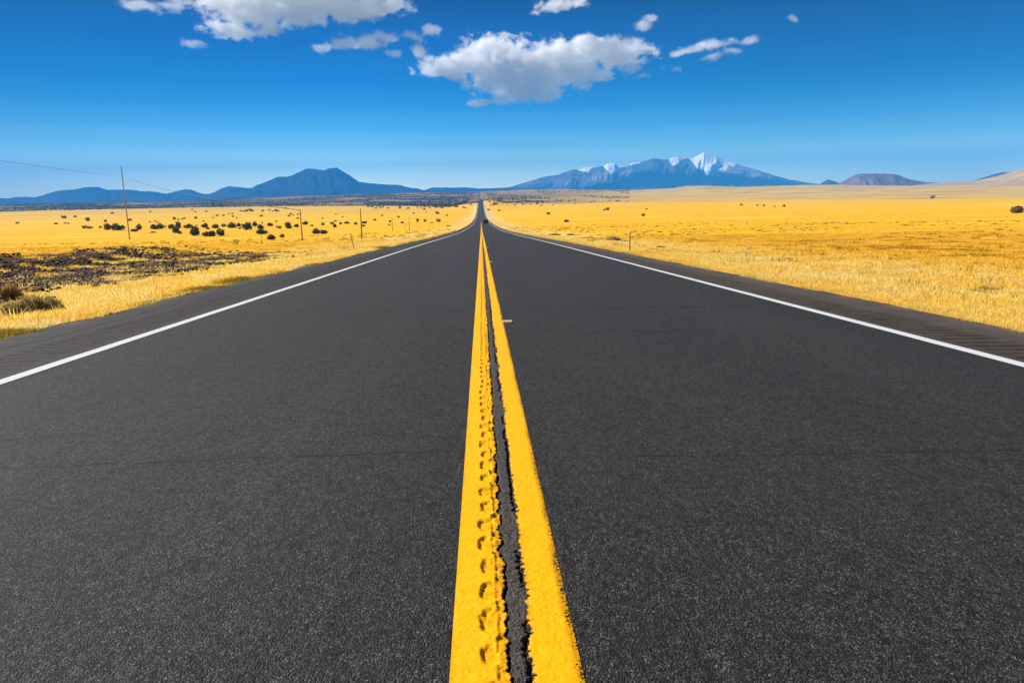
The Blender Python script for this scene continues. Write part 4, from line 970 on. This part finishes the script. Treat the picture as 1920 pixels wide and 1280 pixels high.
# ------------------------------------------------------------------ clouds: volumes outside the haze
def cloud_material(density):
    t = NT("cloud_vapour"); v = t.n("ShaderNodeVolumePrincipled"); v.inputs["Color"].default_value = (.998, .998, 1, 1); v.inputs["Anisotropy"].default_value = 0.1
    v.inputs["Density"].default_value = density; v.inputs["Density Attribute"].default_value = "density"
    t.l(v.outputs[0], t.out.inputs["Volume"]); return t.m
M_CLOUD = cloud_material(1.0)
D_CL = 12500.0
def cloud(name_, label, ells, seed, dens=.010, thr=-.04, amp=1.8, nscale=1.0, res=1.0):
    """ells: photo (x, y, rx, ry) ellipses that outline the cloud, depth = rx*0.6"""
    ex = [e[0] for e in ells]; cpx = (min(e[0] - e[2] for e in ells) + max(e[0] + e[2] for e in ells)) / 2; cpy = sum(e[1] for e in ells) / len(ells)
    d = ray(cpx, cpy); az = math.atan2(d[0], d[1]); hz = math.hypot(d[0], d[1])
    C = np.array([math.sin(az) * D_CL, math.cos(az) * D_CL, EYE[2] + D_CL * d[2] / hz])
    rt = np.array([math.cos(az), -math.sin(az), 0]); upv = np.array([0, 0, 1.0]); fw = np.array([math.sin(az), math.cos(az), 0])
    E = []
    for (x, y, rx, ry) in ells:
        q = ray(x, y); q = EYE + q * (D_CL / (q @ fw)); m = D_CL / (F_PX * (ray(x, y) @ FW) / 1.0) if False else D_CL / F_PX
        lo = ray(x, y); k = 1.0 / (lo @ fw) ; sc = D_CL / F_PX * (lo @ FW) * k if False else D_CL / F_PX * 1.0
        E.append(((q - C) @ rt, 0.0, (q - C) @ upv, rx * sc * 1.02, max(rx * sc * .55, ry * sc), ry * sc * 1.02))
    E = np.array(E); pad = 1.35
    lo = (E[:, :3] - E[:, 3:] * pad).min(0); hi = (E[:, :3] + E[:, 3:] * pad).max(0)
    g = bpy.data.node_groups.new("cloud_density", 'GeometryNodeTree')
    g.interface.new_socket("Geometry", in_out='INPUT', socket_type='NodeSocketGeometry'); g.interface.new_socket("Geometry", in_out='OUTPUT', socket_type='NodeSocketGeometry')
    N = g.nodes; Lk = g.links
    gout = N.new("NodeGroupOutput"); N.new("NodeGroupInput")
    pos = N.new("GeometryNodeInputPosition").outputs[0]
    def vm(op, a, b=None):
        nd = N.new("ShaderNodeVectorMath"); nd.operation = op
        for i, q in enumerate((a, b)):
            if q is None: continue
            if isinstance(q, bpy.types.NodeSocket): Lk.new(q, nd.inputs[i])
            else: nd.inputs[i].default_value = q
        return nd.outputs["Value"] if op == 'LENGTH' else nd.outputs[0]
    def mt(op, a, b=None, c=None, clamp=False):
        nd = N.new("ShaderNodeMath"); nd.operation = op; nd.use_clamp = clamp
        for i, q in enumerate((a, b, c)):
            if q is None: continue
            if isinstance(q, bpy.types.NodeSocket): Lk.new(q, nd.inputs[i])
            else: nd.inputs[i].default_value = q
        return nd.outputs[0]
    def nz(v, scale, det, rough, dist=0.0):
        nd = N.new("ShaderNodeTexNoise"); Lk.new(v, nd.inputs["Vector"]); nd.inputs["Scale"].default_value = scale; nd.inputs["Detail"].default_value = det; nd.inputs["Roughness"].default_value = rough; nd.inputs["Distortion"].default_value = dist
        return nd
    pos_s = vm('ADD', pos, (seed * 731.0, seed * 173.0, seed * 57.0))
    wn = nz(pos_s, .0022 * nscale, 3, .5); wv = vm('SUBTRACT', wn.outputs["Color"], (.5, .5, .5)); wv = vm('MULTIPLY', wv, (420 / nscale, 300 / nscale, 260 / nscale)); pw = vm('ADD', pos, wv)
    f = None
    for e in E:
        q = vm('LENGTH', vm('DIVIDE', vm('SUBTRACT', pw, tuple(e[:3])), tuple(e[3:])))
        s = mt('SUBTRACT', 1.0, q)
        f = s if f is None else mt('SMOOTH_MAX', f, s, .25)
    n1 = nz(vm('MULTIPLY', pos_s, (1, 1, 1.35)), .0042 * nscale, 9, .70, .5).outputs[0]
    f = mt('ADD', f, mt('MULTIPLY', mt('SUBTRACT', n1, .52), amp * 2.0)); f = mt('SUBTRACT', f, thr)
    f = mt('MULTIPLY', f, 1.7, clamp=True); f = mt('MULTIPLY', f, dens * 2.2)
    vc = N.new("GeometryNodeVolumeCube"); Lk.new(f, vc.inputs["Density"])
    vc.inputs["Background"].default_value = 0.0; vc.inputs["Min"].default_value = tuple(lo); vc.inputs["Max"].default_value = tuple(hi)
    vox = 13.0 / res
    for i, ax_ in enumerate("XYZ"): vc.inputs["Resolution " + ax_].default_value = int(max(12, min(420, (hi[i] - lo[i]) / (vox * (2.0 if i == 1 else 1.0)))))
    sm = N.new("GeometryNodeSetMaterial"); sm.inputs["Material"].default_value = M_CLOUD
    Lk.new(vc.outputs[0], sm.inputs[0]); Lk.new(sm.outputs[0], gout.inputs[0])
    vd = bpy.data.volumes.new(name_); vd.materials.append(M_CLOUD)
    o = bpy.data.objects.new(name_, vd); col.objects.link(o); o.location = tuple(C); o.rotation_euler = (0, 0, -az)
    md = o.modifiers.new("vapour", 'NODES'); md.node_group = g
    tag(o, label, "cloud", "white clouds in the upper sky"); return o
cloud("cloud", "largest cloud, bright puffy top and grey-blue base, above the road",
      [(930, 105, 72, 30), (845, 128, 55, 17), (868, 108, 34, 16), (975, 130, 95, 38), (1060, 110, 70, 28), (1150, 97, 62, 22), (1195, 88, 24, 10), (1000, 168, 62, 22), (1105, 80, 40, 12), (1075, 140, 50, 20), (1130, 145, 24, 12)], 1, dens=.0075)
cloud("cloud", "long ragged cloud cut off by the top edge, left of centre",
      [(470, 10, 78, 30), (560, 18, 60, 24), (640, 14, 60, 22), (700, 10, 60, 13), (430, 56, 42, 12), (505, 58, 30, 12), (560, -30, 120, 34), (740, 5, 24, 10)], 2, dens=.0055)
cloud("cloud", "small ragged triangular cloud left of the largest one",
      [(645, 78, 30, 15), (680, 80, 34, 13), (612, 90, 22, 6), (722, 70, 22, 8)], 3, dens=.0040)
cloud("cloud", "wispy twin-tufted cloudlet between triangular and largest cloud",
      [(775, 66, 20, 9), (808, 56, 16, 9)], 4, dens=.0030)
cloud("cloud", "cluster of tiny puffs at the left shoulder of the largest cloud",
      [(745, 98, 14, 8), (724, 96, 9, 5), (790, 96, 14, 14)], 5, dens=.0030)
cloud("cloud", "thin wisp cloud in the upper left corner of the sky",
      [(270, 12, 30, 7), (320, 10, 28, 6), (345, 2, 26, 5), (245, 4, 16, 5)], 6, dens=.0022)
cloud("cloud", "faint round puff below the long ragged cloud at left",
      [(360, 84, 17, 9)], 7, dens=.0025)
cloud("cloud", "flat lens-shaped cloudlet just under the largest cloud",
      [(902, 193, 26, 8), (932, 189, 24, 6)], 8, dens=.0070, amp=.7, thr=-.10)
cloud("cloud", "cloudlet at the top edge right of centre",
      [(1040, 10, 26, 10), (1075, 5, 30, 9), (1010, 24, 12, 5)], 9, dens=.0035)
cloud("cloud", "slanting tufted cloudlet above the right end of the largest cloud",
      [(1205, 48, 16, 9), (1222, 38, 15, 6)], 10, dens=.0032)
cloud("cloud", "elongated bright wisp right of the largest cloud",
      [(1330, 88, 30, 9), (1295, 98, 30, 6), (1372, 82, 16, 6), (1412, 76, 20, 6)], 11, dens=.0040)
cloud("cloud", "faint wisp hanging below the elongated bright one",
      [(1345, 105, 26, 7), (1378, 97, 14, 5)], 12, dens=.0025)
cloud("cloud", "string of small puffs off the lower right of the largest cloud",
      [(1186, 127, 20, 11), (1168, 142, 10, 5), (1205, 146, 16, 5), (1235, 130, 8, 7), (1262, 129, 10, 6)], 13, dens=.0028)
cloud("cloud", "barely visible speck of cloud at upper right",
      [(1490, 34, 12, 6)], 14, dens=.0020)

# ------------------------------------------------------------------ haze
t = NT("blue_haze"); v = t.n("ShaderNodeVolumePrincipled"); v.inputs["Color"].default_value = (.045, .37, 1.0, 1); v.inputs["Density"].default_value = 1.0e-4; v.inputs["Anisotropy"].default_value = 0.0
t.l(v.outputs[0], t.out.inputs["Volume"])
mb = MB(); mb.box((0, 2500, 400), (26000, 31000, 960)); hz = mb.build("haze", t.m); tag(hz, "thin blue air over the plain and mountains", "haze", kind="stuff")
